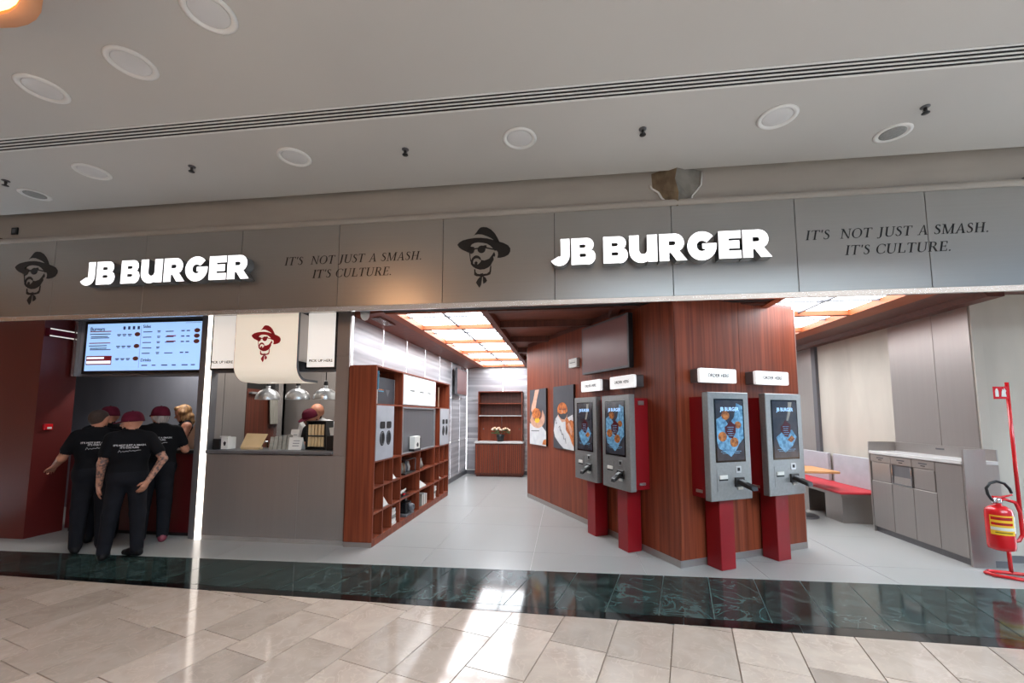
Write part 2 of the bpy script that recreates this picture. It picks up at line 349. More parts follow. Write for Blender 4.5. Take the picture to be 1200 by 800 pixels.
def downlight(x, y, label):
    t = thing('downlight', label, 'downlight', (x, y, CZ), 0, 'round recessed downlights in the mall ceiling')
    M().lathe([(.128, 0), (.165, 0), (.168, -.006), (.150, -.016), (.132, -.012), (.126, -.002)], n=32).build('trim_ring', 'white', t)
    M().lathe([(.127, -.001), (.115, -.006), (.06, -.009), (.001, -.010)], n=32).build('diffuser', 'lightlens', t, recalc=True)
MT['lightlens'] = mat('downlight_lens', S(214, 214, 214), S(208, 208, 208), (4, 4, 4), rough=.35)
for x, y, l in [(-4.316, 2.79, 'round downlight leftmost above the air slots'), (-3.313, 2.653, 'round downlight second from the left above the air slots'),
                (-2.365, 2.349, 'round downlight cut by the top edge of the picture'), (-5.243, 3.892, 'round downlight below the air slots above the left shop sign'),
                (-2.814, 3.918, 'round downlight below the air slots above the left slogan'), (-.414, 3.904, 'round downlight in the middle of the ceiling below the air slots'),
                (1.955, 3.892, 'round downlight below the air slots above the right end of the right sign')]: downlight(x, y, l)
def ceiling_speaker(x, y, label):
    t = thing('ceiling_speaker', label, 'speaker', (x, y, CZ), 0, 'round ceiling speakers')
    M().lathe([(.115, 0), (.150, 0), (.150, -.006), (.118, -.009), (.112, -.003)], n=28).build('trim_ring', 'white', t)
    M().lathe([(.113, -.002), (.08, -.006), (.001, -.008)], n=28).build('grille', 'speakergrille', t)
ceiling_speaker(-6.503, 4.24, 'round grey ceiling speaker above the left hat emblem'); ceiling_speaker(3.168, 4.264, 'round grey ceiling speaker above the right slogan')
def sprinkler(x, y, label):
    t = thing('sprinkler', label, 'sprinkler', (x, y, CZ), 0, 'ceiling sprinklers')
    M().lathe([(.036, 0), (.036, -.006), (.018, -.012)], n=14).build('escutcheon', 'greyink', t)
    M().lathe([(.012, -.008), (.014, -.03), (.009, -.035), (.009, -.05)], n=10).build('body', 'ink', t)
    m = M().lathe([(.03, -.058), (.03, -.062), (.004, -.064)], n=14)
    for s in (-1, 1): m.tube([(s*.014, 0, -.03), (s*.02, 0, -.045), (s*.006, 0, -.06)], .003, 6)
    m.build('deflector', 'ink', t)
for x, y, l in [(-6.45, 3.93, 'small sprinkler at the far left edge of the ceiling'), (-4.041, 3.939, 'small sprinkler above the left shop sign'), (-1.598, 3.935, 'small sprinkler above the left slogan and emblem'), (.763, 3.91, 'small sprinkler above the right shop sign'), (3.183, 3.913, 'small sprinkler near the right end of the ceiling')]: sprinkler(x, y, l)

lp = thing('pendant_lamp', 'large round pendant lamp glowing warm orange at the top left corner', 'lamp', (-3.2, 1.34, 3.9))
M().lathe([(.0, .0), (.50, .0)], n=40, caps=False).build('diffuser', 'warmglow', lp)
M().lathe([(.50, -.02), (.58, -.02), (.58, .10), (.55, .12), (.05, .12), (.05, .10), (.50, .10)], n=40, caps=False).build('shade', 'warmrim', lp)
M().tube([(0, 0, .11), (0, 0, .416)], .008, 8).build('cable', 'ink', lp)
_l = bpy.data.lights.new('pendant_bulb', 'POINT'); _l.energy = 22; _l.color = (1, .62, .36); _l.shadow_soft_size = .28
_o = bpy.data.objects.new('pendant_bulb', _l); COL.objects.link(_o); _o.location = (-3.2, 1.34, 3.70)

# ---- band above the fascia
hb = struct(M().box(-12, 12, 4.76, 5.0, 3.93, 4.47).build('wall_header', 'band'), 'plain plaster band between ceiling and steel fascia', 'wall')
prof = [(4.77, 3.93), (4.69, 3.93), (4.675, 3.945), (4.67, 3.965), (4.675, 3.985), (4.69, 3.998), (4.72, 4.002), (4.73, 4.02), (4.77, 4.025)]
M().prism(prof, -7.70, 4.68, 'x').build('moulding', 'band', hb)
box('moulding_end', 'woodd', -7.76, -7.70, 4.68, 4.76, 3.93, 4.02, hb)
box('moulding_end', 'greyink', 4.68, 4.85, 4.68, 4.76, 3.93, 4.03, hb)
sx = thing('wall_socket', 'small black square junction box at the far left of the plaster band', 'junction box', (-7.55, 4.76, 4.13))
M().box(-.05, .05, -.02, 0, -.05, .05).build('frame', 'blackplastic', sx, .004); box('plate', 'greyink', -.025, .025, -.024, -.02, -.025, .025, sx)
# broken plaster with exposed concrete
dm = thing('concrete_corbel', 'broken plaster exposing a rough brown concrete corbel above the right sign', 'corbel', (1.28, 4.76, 3.93))
vs = [(-.27, 0, .42), (-.02, -.16, .42), (.27, 0, .42), (-.26, 0, .25), (-.05, -.15, .27), (.25, 0, .22), (-.15, 0, .12), (-.01, -.13, .12), (.16, 0, .09), (-.01, -.07, -.01), (-.1, 0, .03), (.08, 0, .03)]

m = M().add(vs, [(0, 1, 4, 3), (3, 4, 7, 6), (6, 7, 9, 10), (1, 2, 5, 4), (4, 5, 8, 7), (7, 8, 11, 9), (0, 2, 1), (9, 11, 10)]); m.mi = [0, 0, 0, 1, 1, 1, 1, 1]; m.build('exposed_block', ['damage', 'damage2'], dm, recalc=False)
m = M(); pts = [(-.29, .27), (-.27, .235), (-.2, .19), (-.165, .12), (-.12, .07)]
m.tube([(a[0], -.012, a[1]) for a in pts], .012, 6).build('plaster_edge', 'white', dm); m = M()
pts = [(.28, .40), (.265, .25), (.23, .2), (.17, .13), (.15, .06), (.1, .03)]
m.tube([(a[0], -.01, a[1]) for a in pts], .010, 6)
m.build('plaster_edge', 'white', dm)

# ---- steel fascia
YF, FZ0, FZ1 = 4.70, 2.904, 3.95
fa = struct(M().box(-8.2, 7.7, YF+.02, 4.80, FZ0, FZ1).build('wall_fascia', 'black'), 'brushed steel fascia panels above the shop entrance', 'wall')
seams = [-8.2, -6.78, -5.40, -4.03, -2.723, -1.412, -.096, 1.199, 2.477, 3.743, 5.04, 6.36, 7.7]
for a, b in zip(seams, seams[1:]): box('panel', 'fascia', a+.003, b-.003, YF, YF+.022, FZ0, FZ1, fa, .0015)
M().prism([(YF, FZ0-.001), (YF+.022, FZ0-.052), (YF+.06, FZ0-.052), (YF+.06, FZ0-.001)], -8.2, 7.7, 'x').build('lip_trim', 'lip', fa)

# ================================================================ SIGNS ON THE FASCIA
def rot(poly): return poly
GL = {}
GL['J'] = (.82, [[(.47, 1), (.82, 1), (.82, .36)]+arc(.43, .37, .39, 0, -150, 16)+arc(.43, .37, .045, -150, 0, 6)+[(.475, .40)]])
GL['B'] = (.93, [[(0, 0), (0, 1), (.60, 1)]+arc(.60, .735, .265, 90, -62, 12)+arc(.63, .29, .30, 52, -90, 14)+[(.60, 0)],
                 [(.32, .63), (.32, .755), (.49, .755)]+arc(.49, .6925, .0625, 90, -90, 8)+[(.49, .63)],
                 [(.32, .285), (.32, .41), (.51, .41)]+arc(.51, .3475, .0625, 90, -90, 8)+[(.51, .285)]])
GL['U'] = (1.05, [[(0, 1), (.37, 1), (.37, .44)]+arc(.52, .44, .15, 180, 360, 10)+[(.67, 1), (1.05, 1), (1.05, 0), (.70, 0), (.70, .07)]+arc(.45, .42, .45, -48, -180, 14)])
GL['R'] = (1.0, [[(0, 0), (0, 1), (.57, 1)]+arc(.57, .655, .345, 90, -45, 12)+[(.74, .36), (1.02, 0), (.63, 0), (.42, .30), (.36, .30), (.36, 0)],
                 [(.36, .57), (.36, .725), (.52, .725)]+arc(.52, .6475, .0775, 90, -90, 8)+[(.52, .57)]])
GL['G'] = (1.06, [arc(.53, .5, .53, 40, 368, 36)+[(1.055, .585), (.54, .585), (.54, .40), (.66, .37)]+arc(.53, .5, .19, -40, -310, 18)+[(.70, .62)]])
GL['E'] = (.80, [[(0, 0), (0, 1), (.80, 1), (.80, .72), (.36, .72), (.36, .645), (.74, .645), (.74, .355), (.36, .355), (.36, .28), (.80, .28), (.80, 0)]])
def lit_sign(label, x0, x1, z0, h, yback, depth):
    t = thing('illuminated_sign', label, 'sign', (x0, yback, z0), 0, 'illuminated shop name signs on the fascia')
    seq = [('J', .07), ('B', .30), ('B', .05), ('U', .07), ('R', .03), ('G', .07), ('E', .05), ('R', 0)]
    tot = sum(GL[c][0]+g for c, g in seq); k = (x1-x0)/tot; x = 0
    for c, g in seq:
        v, f, nz = outline_mesh(GL[c][1], depth)
        vv = [((x+p[0])*k, -p[2], p[1]*h) for p in v]
        m = M().add(vv, f)
        m.mi = [1 if (q and min(vv[i][1] for i in ff) < -depth*.9) else 0 for q, ff in zip(nz, f)]
        m.build('letter_'+c.lower(), ['lettergrey', 'litsign'], t, recalc=False)
        x += GL[c][0]+g
lit_sign('white illuminated shop name in thick letters on the right, beside the black hat emblem', -.160, 2.170, 3.257, .302, YF-.001, .115)
lit_sign('white illuminated shop name in thick letters on the left, over the menu screen', -6.225, -3.82, 3.257, .302, YF-.001, .115)

EMB = [[(240,158),(270,120),(300,80),(320,68),(345,66),(385,72),(430,98),(470,140),(500,190),(522,238),(480,252),(455,212),(425,190),(385,170),(330,148),(285,143),(255,148)],
 [(60,250),(80,225),(120,203),(180,190),(250,183),(320,184),(390,195),(455,215),(520,236),(570,255),(615,280),(640,315),(640,350),(620,385),(580,405),(530,415),(500,412),(508,380),(505,350),(490,332),(470,335),(460,320),(445,300),(420,275),(385,252),(340,240),(290,234),(250,238),(220,252),(208,270),(200,310),(190,345),(150,325),(110,305),(80,280)],
 [(195,275),(245,282),(252,310),(240,345),(215,358),(193,345)], [(243,296),(292,292),(292,306),(243,312)],
 [(327+44*math.cos(a*math.pi/8), 312+42*math.sin(a*math.pi/8)) for a in range(16)], [(345,272),(378,268),(385,292),(360,296)],
 [(360,286),(465,312),(460,326),(365,302)], [(192,345),(204,345),(208,400),(220,440),(206,442)],
 [(210,445),(225,405),(245,385),(265,376),(290,380),(315,400),(327,432),(310,425),(290,410),(265,408),(245,418),(235,440),(238,470),(250,490),(212,472)],
 [(325,430),(360,437),(410,420),(440,385),(465,345),(473,365),(456,400),(462,430),(445,460),(430,490),(400,515),(360,532),(310,535),(265,520),(235,500),(210,470),(238,468),(255,475),(285,478),(305,465),(320,448)],
 [(250,455),(270,440),(286,455),(281,478),(254,478)], [(463,372),(474,365),(478,385),(468,402),(460,395)],
 [(248,525),(262,530),(265,560),(285,580),(332,585),(332,610),(275,605),(250,592)], [(423,500),(436,495),(433,560),(425,590),(400,600),(343,610),(343,585),(390,580),(415,560)],
 [(315,580),(345,575),(356,600),(330,625),(310,610)], [(310,615),(335,625),(330,665),(325,700),(308,732),(295,715),(270,675),(285,645)], [(345,605),(375,625),(390,655),(380,675),(350,690),(345,660)]]
def emblem(label, x0, x1, z0, z1, y, mt, depth=.003):
    kx = (x1-x0)/580; kz = (z1-z0)/666
    t = M()
    for p in EMB: t.prism([(x0+(q[0]-60)*kx-(x0+x1)/2, (732-q[1])*kz) for q in p], -depth, 0)
    o = t.build('hat_emblem', mt); o.location = ((x0+x1)/2, y, z0)
    return tag(o, label, 'emblem', 'bearded man with hat emblems')
emblem('black vinyl emblem of a bearded man in hat and sunglasses, left end of fascia', -7.40, -6.72, 3.06, 3.793, YF-.0005, 'ink')
emblem('black vinyl emblem of a bearded man in hat and sunglasses, beside the right sign', -1.237, -.607, 3.072, 3.801, YF-.0005, 'ink')

# serif capitals built from thick and thin strokes
T_, N_ = .125, .045
def rc(x0, x1, z0, z1): return [(x0, z0), (x1, z0), (x1, z1), (x0, z1)]
def ser(x, z, w=.30): return rc(x-w/2, x+w/2, z-.0, z+.035) if z < .5 else rc(x-w/2, x+w/2, z-.035, z)
def stroke(pts, ws):
    out = []; L = []
    for i, p in enumerate(pts):
        a = pts[max(i-1, 0)]; b = pts[min(i+1, len(pts)-1)]; dx, dz = b[0]-a[0], b[1]-a[1]; l = math.hypot(dx, dz) or 1
        L.append(((p[0]-dz/l*ws[i]/2, p[1]+dx/l*ws[i]/2), (p[0]+dz/l*ws[i]/2, p[1]-dx/l*ws[i]/2)))
    for a, b in zip(L, L[1:]): out.append([a[0], b[0], b[1], a[1]])
    return out
def ell(cx, rx, a0, a1, n=20, thick=T_, thin=N_, cz=.5, rz=.51):
    o = []
    P = []
    for i in range(n+1):
        a = math.radians(a0+(a1-a0)*i/n); w = thin+(thick-thin)*abs(math.cos(a))**1.5
        P.append((a, w))
    for (a, w1), (b, w2) in zip(P, P[1:]):
        o.append([(cx+rx*math.cos(a), cz+rz*math.sin(a)), (cx+rx*math.cos(b), cz+rz*math.sin(b)), (cx+(rx-w2)*math.cos(b), cz+(rz-N_)*math.sin(b)), (cx+(rx-w1)*math.cos(a), cz+(rz-N_)*math.sin(a))])
    return o
def vstem(x, w=T_): return [rc(x-w/2, x+w/2, 0, 1), ser(x, 0), ser(x, 1)]
SP = [(.44, .80), (.40, .93), (.27, .975), (.14, .92), (.10, .78), (.17, .65), (.30, .54), (.42, .42), (.46, .25), (.38, .07), (.23, .02), (.09, .08), (.05, .22)]
SW = [.03, .045, .05, .08, .11, .12, .13, .12, .11, .08, .05, .045, .03]
SG = {'I': (.36, vstem(.18)), 'T': (.74, [rc(.305, .305+T_, 0, 1), ser(.37, 0), rc(.02, .72, .955, 1), [(.02, .80), (.05, .80), (.07, .97), (.02, .97)], [(.72, .80), (.69, .80), (.67, .97), (.72, .97)]]),
 "'": (.22, [[(.08, 1), (.18, 1), (.13, .72), (.08, .72)]]), 'S': (.54, stroke(SP, SW)), ' ': (.36, []), '.': (.26, [[(.12+.07*math.cos(a*math.pi/4), .06+.07*math.sin(a*math.pi/4)) for a in range(8)]]),
 'N': (.86, [rc(.12, .12+N_, 0, 1), ser(.14, 0, .26), ser(.08, 1, .2), [(.06, 1), (.20, 1), (.76, 0), (.68, 0)], rc(.71, .71+N_, 0, 1), ser(.73, 1, .26)]),
 'O': (.90, ell(.45, .42, 0, 360, 28)), 'J': (.48, [rc(.22, .22+T_, .12, 1), ser(.285, 1)]+stroke([(.285, .2), (.27, .02), (.20, -.10), (.08, -.14), (.0, -.08)], [T_, .11, .07, .05, .07])),
 'U': (.86, [rc(.11, .11+T_, .3, 1), ser(.17, 1), rc(.70, .70+N_, .3, 1), ser(.72, 1, .24)]+stroke([(.172, .34), (.19, .16), (.28, .04), (.43, .0), (.58, .04), (.69, .16), (.722, .34)], [T_, .11, .08, .06, .05, .045, N_])),
 'A': (.82, [[(.40, 1), (.44, 1), (.15, 0), (.10, 0)], [(.40, 1), (.46, 1), (.76, 0), (.61, 0)], rc(.22, .60, .32, .365), ser(.12, 0, .24), ser(.68, 0, .30)]),
 'M': (1.04, [rc(.13, .13+N_, 0, 1), ser(.15, 0, .26), [(.10, 1), (.26, 1), (.55, 0), (.48, 0)], [(.84, 1), (.90, 1), (.53, 0), (.49, 0)], rc(.82, .82+T_, 0, 1), ser(.88, 0), ser(.10, 1, .2), ser(.90, 1, .24)]),
 'H': (.88, vstem(.19)+vstem(.70)+[rc(.19, .70, .49, .535)]), 'C': (.78, ell(.45, .42, 42, 318, 24)+[[(.72, .95), (.75, .95), (.76, .72), (.73, .72)], [(.74, .30), (.76, .30), (.75, .10), (.73, .10)]]),
 'L': (.70, vstem(.19)+[rc(.19, .66, 0, .045), [(.66, .0), (.66, .25), (.63, .25), (.60, .04)]]),
 'E': (.70, vstem(.19)+[rc(.19, .64, 0, .045), rc(.19, .62, .955, 1), rc(.19, .52, .49, .535), [(.64, .0), (.66, .24), (.63, .24), (.60, .04)], [(.62, 1), (.62, .78), (.59, .78), (.57, .96)], rc(.50, .53, .40, .62)]),
 'R': (.82, vstem(.19)+[[(.36, .50), (.50, .50), (.80, 0), (.64, 0)], ser(.74, 0, .26)]+stroke([(.2, .975), (.40, .975), (.56, .90), (.60, .75), (.55, .58), (.40, .505), (.2, .50)], [.045, .05, .09, .12, .09, .05, .045]))}
def slogan(label, xc1, xc2, z1, z2, cap, width, y):
    t = thing('slogan_lettering', label, 'lettering', (xc1, y, z2), 0, 'black serif slogans on the fascia')
    for line, xc, z in (("IT'S  NOT JUST A SMASH.", xc1, z1), ("IT'S CULTURE.", xc2, z2)):
        adv = [SG[c][0]+.07 for c in line]; tot = sum(adv)
        wd = width if line[5] == ' ' else width*tot/sum(SG[c][0]+.07 for c in "IT'S  NOT JUST A SMASH.")
        k = wd/tot; x = xc-wd/2
        for c, a in zip(line, adv):
            if SG[c][1]:
                m = M(); x0 = x
                for poly in SG[c][1]: m.prism([((x-xc1)+q[0]*k+q[1]*cap*.20-.03, (z-z2)+q[1]*cap) for q in poly], -.003, 0)
                m.build('letter', 'ink', t)
            x += a*k
slogan('black italic slogan lettering left of the middle hat emblem', -2.52, -2.517, 3.443, 3.268, .103, 1.775, YF-.0005)
slogan('black italic slogan lettering at the right end of the fascia', 3.466, 3.476, 3.463, 3.282, .103, 1.74, YF-.0005)

# ================================================================ SHOP SHELL
YW = 5.04                      # pick-up counter wall
struct(box('ceiling_shop', 'woodd', -9.4, 6.8, 4.80, 12, 3.08, 3.2), 'dark wood ceiling inside the shop', 'ceiling')
struct(box('wall_shop_end', 'greywall', -9.4, 6.8, 11.9, 12, 0, 3.08), 'grey end wall closing the shop behind everything', 'wall')
# left counter bay
struct(box('wall_left', 'redwall', -8.2, -6.93, 4.765, 5.19, 0, 2.95), 'dark red side wall at the left edge', 'wall')
struct(box('wall_outer_left', 'greywall', -9.4, -9.3, 4.80, 12, 0, 3.08), 'grey wall hidden left of the ordering counter', 'wall')
struct(box('wall_counter_back', 'greywall', -9.3, -4.86, 6.45, 6.55, 0, 3.08), 'grey wall behind the ordering counter and staff', 'wall')
struct(box('ceiling_counter', 'greywall', -6.9, -4.86, 4.86, 6.45, 2.93, 3.06), 'grey soffit over the ordering counter', 'ceiling')
wp = struct(box('wall_partition', 'darksteel', -4.86, -4.80, 5.06, 5.86, 0, 3.06), 'steel partition between ordering counter and kitchen', 'wall')
box('panel', 'steel', -4.80, -4.792, 5.08, 5.42, .0, 2.9, wp); box('panel', 'steel', -4.80, -4.792, 5.43, 5.85, .0, 2.9, wp)
kd = struct(box('door_1', 'woodd', -4.86, -4.80, 5.87, 6.50, 0, 2.0), 'dark wooden kitchen door seen through the pick-up window', 'door')
box('upper_panel', 'black', -4.85, -4.81, 5.87, 6.50, 2.0, 3.06, kd); box('shelf_rail', 'alu', -4.80, -4.74, 5.9, 6.5, 1.92, 1.95, kd)
struct(box('trim_1', 'lip', -4.88, -4.74, 6.50, 6.62, 0, 3.06), 'polished steel door jamb in the kitchen', 'trim')
wk = struct(box('wall_kitchen_back', 'steel', -4.86, -2.76, 6.85, 6.95, 0, 3.06), 'brushed steel rear wall of the kitchen', 'wall')
for a, b in ((-4.84, -4.2), (-4.19, -3.6), (-3.59, -2.8)): box('panel', 'steel', a, b, 6.84, 6.85, .02, 3.0, wk)
struct(box('ceiling_kitchen', 'greywall', -4.80, -2.76, 5.20, 6.85, 2.96, 3.06), 'grey kitchen ceiling', 'ceiling')
kl = bpy.data.lights.new('kitchen_fill', 'AREA'); kl.energy = 30; kl.size = 1.0; kl.size_y = .25; kl.shape = 'RECTANGLE'; kl.color = (1, .95, .9)  # unseen area light added to brighten the kitchen, no fixture modelled
ko = bpy.data.objects.new('kitchen_fill', kl); COL.objects.link(ko); ko.location = (-3.7, 5.9, 2.94)
cl = bpy.data.lights.new('counter_fill', 'AREA'); cl.energy = 26; cl.size = .8; cl.size_y = .2; cl.shape = 'RECTANGLE'; cl.color = (1, .97, .95)  # added fill light, lifts the grey wall behind the ordering desk
co = bpy.data.objects.new('counter_fill', cl); COL.objects.link(co); co.location = (-5.9, 5.9, 2.91)

# pick-up wall with its window
pw = struct(box('wall_pickup', 'darksteel', -4.66, -2.72, YW+.012, YW+.10, 0, 1.085), 'brushed steel wall under and around the pick-up window', 'wall')
box('panel', 'steel', -4.655, -3.352, YW, YW+.012, .06, 1.085, pw, .002); box('panel', 'steel', -3.348, -2.722, YW, YW+.012, .06, 1.085, pw, .002)
box('plinth', 'lip', -4.66, -2.72, YW+.004, YW+.02, 0, .058, pw)
box('column_panel', 'steel', -2.895, -2.722, YW, YW+.10, 1.087, 2.348, pw, .002); box('column_panel', 'steel', -2.895, -2.722, YW, YW+.10, 2.352, 2.96, pw, .002)
box('header_panel', 'darksteel', -4.66, -2.897, YW+.03, YW+.10, 2.155, 2.96, pw)
box('jamb', 'darksteel', -4.66, -4.645, YW, YW+.10, 1.087, 2.96, pw)
st = struct(box('trim_2', 'litwarm', -4.742, -4.668, YW-.01, YW+.05, 0, 2.93), 'glowing vertical light strip left of the pick-up window', 'trim')
struct(box('trim_3', 'darksteel', -4.80, -4.744, YW, YW+.06, 0, 2.95), 'dark frame beside the glowing vertical strip', 'trim')
tag(M().box(-4.645, -2.895, YW-.03, 5.50, 1.10, 1.14).build('service_ledge', 'darksteel', None, .004), 'dark steel ledge of the pick-up window', 'counter')
for x0, x1, tx, l in ((-4.66, -3.86, -4.50, 'white lit pick up here panel left of the curved hood'), (-3.302, -2.905, -3.10, 'white lit pick up here panel right of the curved hood')):
    t = thing('light_panel', l, 'sign', ((x0+x1)/2, YW, 2.20), 0, 'lit pick-up panels')
    hx = (x1-x0)/2
    box('frame', 'blackplastic', -hx-.012, hx+.012, -.012, .03, -.016, .735, t); box('face', 'litbox', -hx+.012, hx-.012, -.018, -.012, .01, .715, t)
    wall_text(M(), 'PICK UP HERE', .05, tx-(x0+x1)/2, .09, -.018, .001, sx=1.05).build('lettering', 'ink', t)
# curved hood with the red emblem
hd = thing('curved_hood', 'cream curved hood with red hat emblem over the pick-up window', 'hood', (-3.705, 4.80, 2.02))
path = [(0, .86), (0, .21)]+[(.20+.20*math.cos(math.radians(a)), .20+.20*math.sin(math.radians(a))) for a in range(190, 271, 10)]+[(.46, 0)]
def sheet(off, m, mi, name, w0, w1, mt):
    pts = []
    for i, p in enumerate(path):
        a = path[max(i-1, 0)]; b = path[min(i+1, len(path)-1)]; dx, dz = b[0]-a[0], b[1]-a[1]; l = math.hypot(dx, dz)
        pts.append((p[0]-dz/l*off, p[1]+dx/l*off))
    return pts
outer = path; inner = sheet(.022, None, 0, '', 0, 0, '')
M().prism(outer+inner[::-1], -.425, .425, 'x').build('sheet', 'cream', hd)
inner2 = sheet(.034, None, 0, '', 0, 0, '')
M().prism(inner+inner2[::-1], -.425, .425, 'x').build('steel_lining', 'darksteel', hd)
for s in (-1, 1): M().prism([(p[0]-.0, p[1]) for p in sheet(.0, None, 0, '', 0, 0, '')]+inner2[::-1], s*.425-(.004 if s < 0 else 0), s*.425+(.004 if s > 0 else 0), 'x').build('edge_trim', 'greyink', hd)
box('side_bracket', 'steel', .40, .418, .034, .222, .25, .86, hd); box('side_bracket', 'steel', -.418, -.40, .034, .222, .25, .86, hd)
emblem('red emblem of a bearded man in hat on the cream hood', -3.906, -3.508, 2.254, 2.719, 4.7995, 'redink')

# menu screen over the ordering counter
ms = thing('menu_screen', 'large pale blue lit menu screen over the ordering counter', 'menu screen', (-5.78, 5.10, 2.14))
box('housing', 'darksteel', -1.07, .93, .03, .22, -.005, .80, ms); box('side_cheek', 'lip', -1.10, -1.05, -.02, .22, -.005, .80, ms)
box('bezel', 'blackplastic', -.95, .925, -.005, .03, .025, .765, ms)
box('screen', 'menu', -.905, .90, -.008, -.005, .065, .73, ms)
m = M(); y0, y1 = -.0095, -.008
def bar(m, x0, x1, z0, z1, mi=0): m.box(x0, x1, y0, y1, z0, z1, mi)
m = M()
wall_text(m, 'Burgers', .075, -.86, .655, y1, .0015, align='LEFT'); wall_text(m, 'Sides', .06, -.02, .675, y1, .0015, align='LEFT'); wall_text(m, 'Drinks', .06, -.02, .205, y1, .0015, align='LEFT')
m.build('heading_print', 'menuink', ms)
m = M(); rr = random.Random(3)
for z in (.565, .40, .225):
    for k, dz in enumerate((.02, -.015, -.035)):
        bar(m, -.86+.02*(k > 0), -.50-rr.random()*.12, z+dz-.008, z+dz+.004)
    for k in range(3): bar(m, -.42+k*.085, -.36+k*.085, z-.002, z+.012); bar(m, -.41+k*.085, -.37+k*.085, z-.018, z-.008)
for i in range(5):
    z = .60-i*.075; bar(m, -.01, .14-rr.random()*.04, z-.006, z+.006); bar(m, .21, .26, z+.004, z+.014); bar(m, .215, .255, z-.012, z-.002)
    if i != 3: bar(m, .34, .50-rr.random()*.04, z-.006, z+.006); bar(m, .58, .63, z-.004, z+.012); bar(m, .66, .71, z-.004, z+.012)
for i, x in enumerate((0, .16, .31, .47, .62, .76)): bar(m, x, x+.09-.03*(i % 2), .125, .14)
for k in range(4): m.box(-.33+k*.075, -.295+k*.075, y0, y1, .64, .685)
bar(m, .64, .88, .712, .716); m.box(-.045, -.043, y0, y1, .10, .70)
m.build('text_print', 'menuink', ms)['kind'] = 'stuff'
for x, z in ((-.10, .57), (-.10, .405), (-.10, .23), (.82, .605), (.82, .53), (.82, .455)): M().prism([(x+p[0], z+p[1]) for p in arc(0, 0, .045, 0, 330, 11, .03)], y0, y1).build('burger_picture', 'menubrown', ms)
m = M().box(-.885, -.48, y0, y1, .15, .275); m.build('offer_frame', 'menured', ms)
box('offer_field', 'menuwhite', -.875, -.49, y0-.001, y0, .165, .205, ms); box('offer_field', 'menuwhite', -.875, -.60, y0-.001, y0, .232, .258, ms)
m = M(); [bar(m, .36, .50, z, z+.014) for z in (.53, .455)]; [bar(m, -.86, -.52, z, z+.012) for z in (.615, .45)]; m.build('red_print', 'menured', ms)['kind'] = 'stuff'
# exit-style light and alarm on the red wall
el = thing('emergency_light', 'small pinkish emergency light bar high on the red wall', 'light', (-6.93, 4.94, 2.70))
box('housing', 'maroon', 0, .06, -.16, .14, -.05, .06, el); box('tube', 'litbox', .06, .066, -.15, .13, .045, .06, el); box('tube', 'litbox', .06, .066, -.15, .13, -.05, -.035, el)
al = thing('fire_alarm_button', 'small red fire alarm button on the red wall', 'alarm', (-6.93, 4.90, 1.43))
M().box(0, .035, -.05, .05, -.04, .04).build('housing', 'fire', al, .006); box('window', 'paper', .035, .038, -.02, .03, -.025, 0, al)
# ordering desk
dk = thing('ordering_desk', 'dark red ordering desk with black top behind the staff', 'desk', (-5.86, 5.14, 0))
box('front', 'reddesk', -.97, .97, 0, .05, .05, 1.08, dk); box('body', 'reddesk', -.97, .97, .05, .55, .05, 1.08, dk); box('plinth', 'black', -.95, .95, .03, .5, 0, .05, dk)
M().box(-.99, .97, -.02, .58, 1.08, 1.125).build('top', 'blackplastic', dk, .006)
mb = thing('menu_stand', 'tan menu board leaning on the desk by the glowing strip', 'menu stand', (-5.10, 5.30, 1.127), .25)
M().add([(-.15, 0, 0), (.13, 0, 0), (.13, .12, .42), (-.03, .12, .42), (-.15, .03, 0), (.13, .03, 0), (.13, .15, .42), (-.03, .15, .42)], [(0, 1, 2, 3), (4, 7, 6, 5), (0, 4, 5, 1), (1, 5, 6, 2), (2, 6, 7, 3), (3, 7, 4, 0)]).build('board', 'tan', mb)
m = M()
for i in range(4):
    z = .33-i*.07; yy = z/.42*.12-.002; m.add([(-.02, yy, z), (.1, yy, z), (.1, yy+.003, z+.012), (-.02, yy+.003, z+.012)], [(0, 1, 2, 3)])
m.build('print_lines', 'greyink', mb, recalc=False)

# ================================================================ KITCHEN THINGS ON AND BEHIND THE LEDGE
def pendant(x, y, label):
    t = thing('pendant_lamp', label, 'lamp', (x, y, 1.812), 0, 'aluminium dome pendants over the pick-up ledge')
    prof = [(.160, 0), (.158, .03), (.145, .075), (.115, .115), (.07, .145), (.03, .155), (.028, .16), (.03, .19), (.02, .20)]
    M().lathe(prof+[(.018, .19), (.02, .15), (.065, .138), (.108, .11), (.137, .072), (.15, .03), (.154, 0)], n=28, caps=False).build('shade', 'alu', t)
    M().lathe([(.02, .19), (.03, .205), (.026, .25), (.01, .26)], n=14).build('socket', 'blackplastic', t)
    M().tube([(0, 0, .255), (0, 0, 1.15)], .006, 6).build('cord', 'blackplastic', t)
    M().lathe([(.0001, .06), (.03, .07), (.04, .10), (.025, .13), (.001, .14)], n=12).build('bulb', 'paper', t)
pendant(-4.17, 5.5, 'aluminium dome pendant, leftmost of three over the pick-up ledge'); pendant(-3.715, 5.5, 'aluminium dome pendant, middle of three over the pick-up ledge'); pendant(-3.30, 5.5, 'aluminium dome pendant, rightmost of three over the pick-up ledge')
LZ = 1.141
nb = thing('napkin_dispenser', 'black and white napkin dispenser at the left end of the pick-up ledge', 'napkin dispenser', (-4.50, 5.16, LZ))
M().box(-.13, -.015, -.06, .10, 0, .14).build('holder', 'blackplastic', nb, .006); box('napkins', 'paper', -.012, .085, -.05, .09, .005, .16, nb)
M().box(-.02, .10, -.065, -.02, .165, .175).build('loose_napkin', 'paper', nb); M().prism([(.03, .05), (.05, .05), (.06, .09), (.04, .11), (.02, .09)], -.0515, -.05).build('print_mark', 'ink', nb)
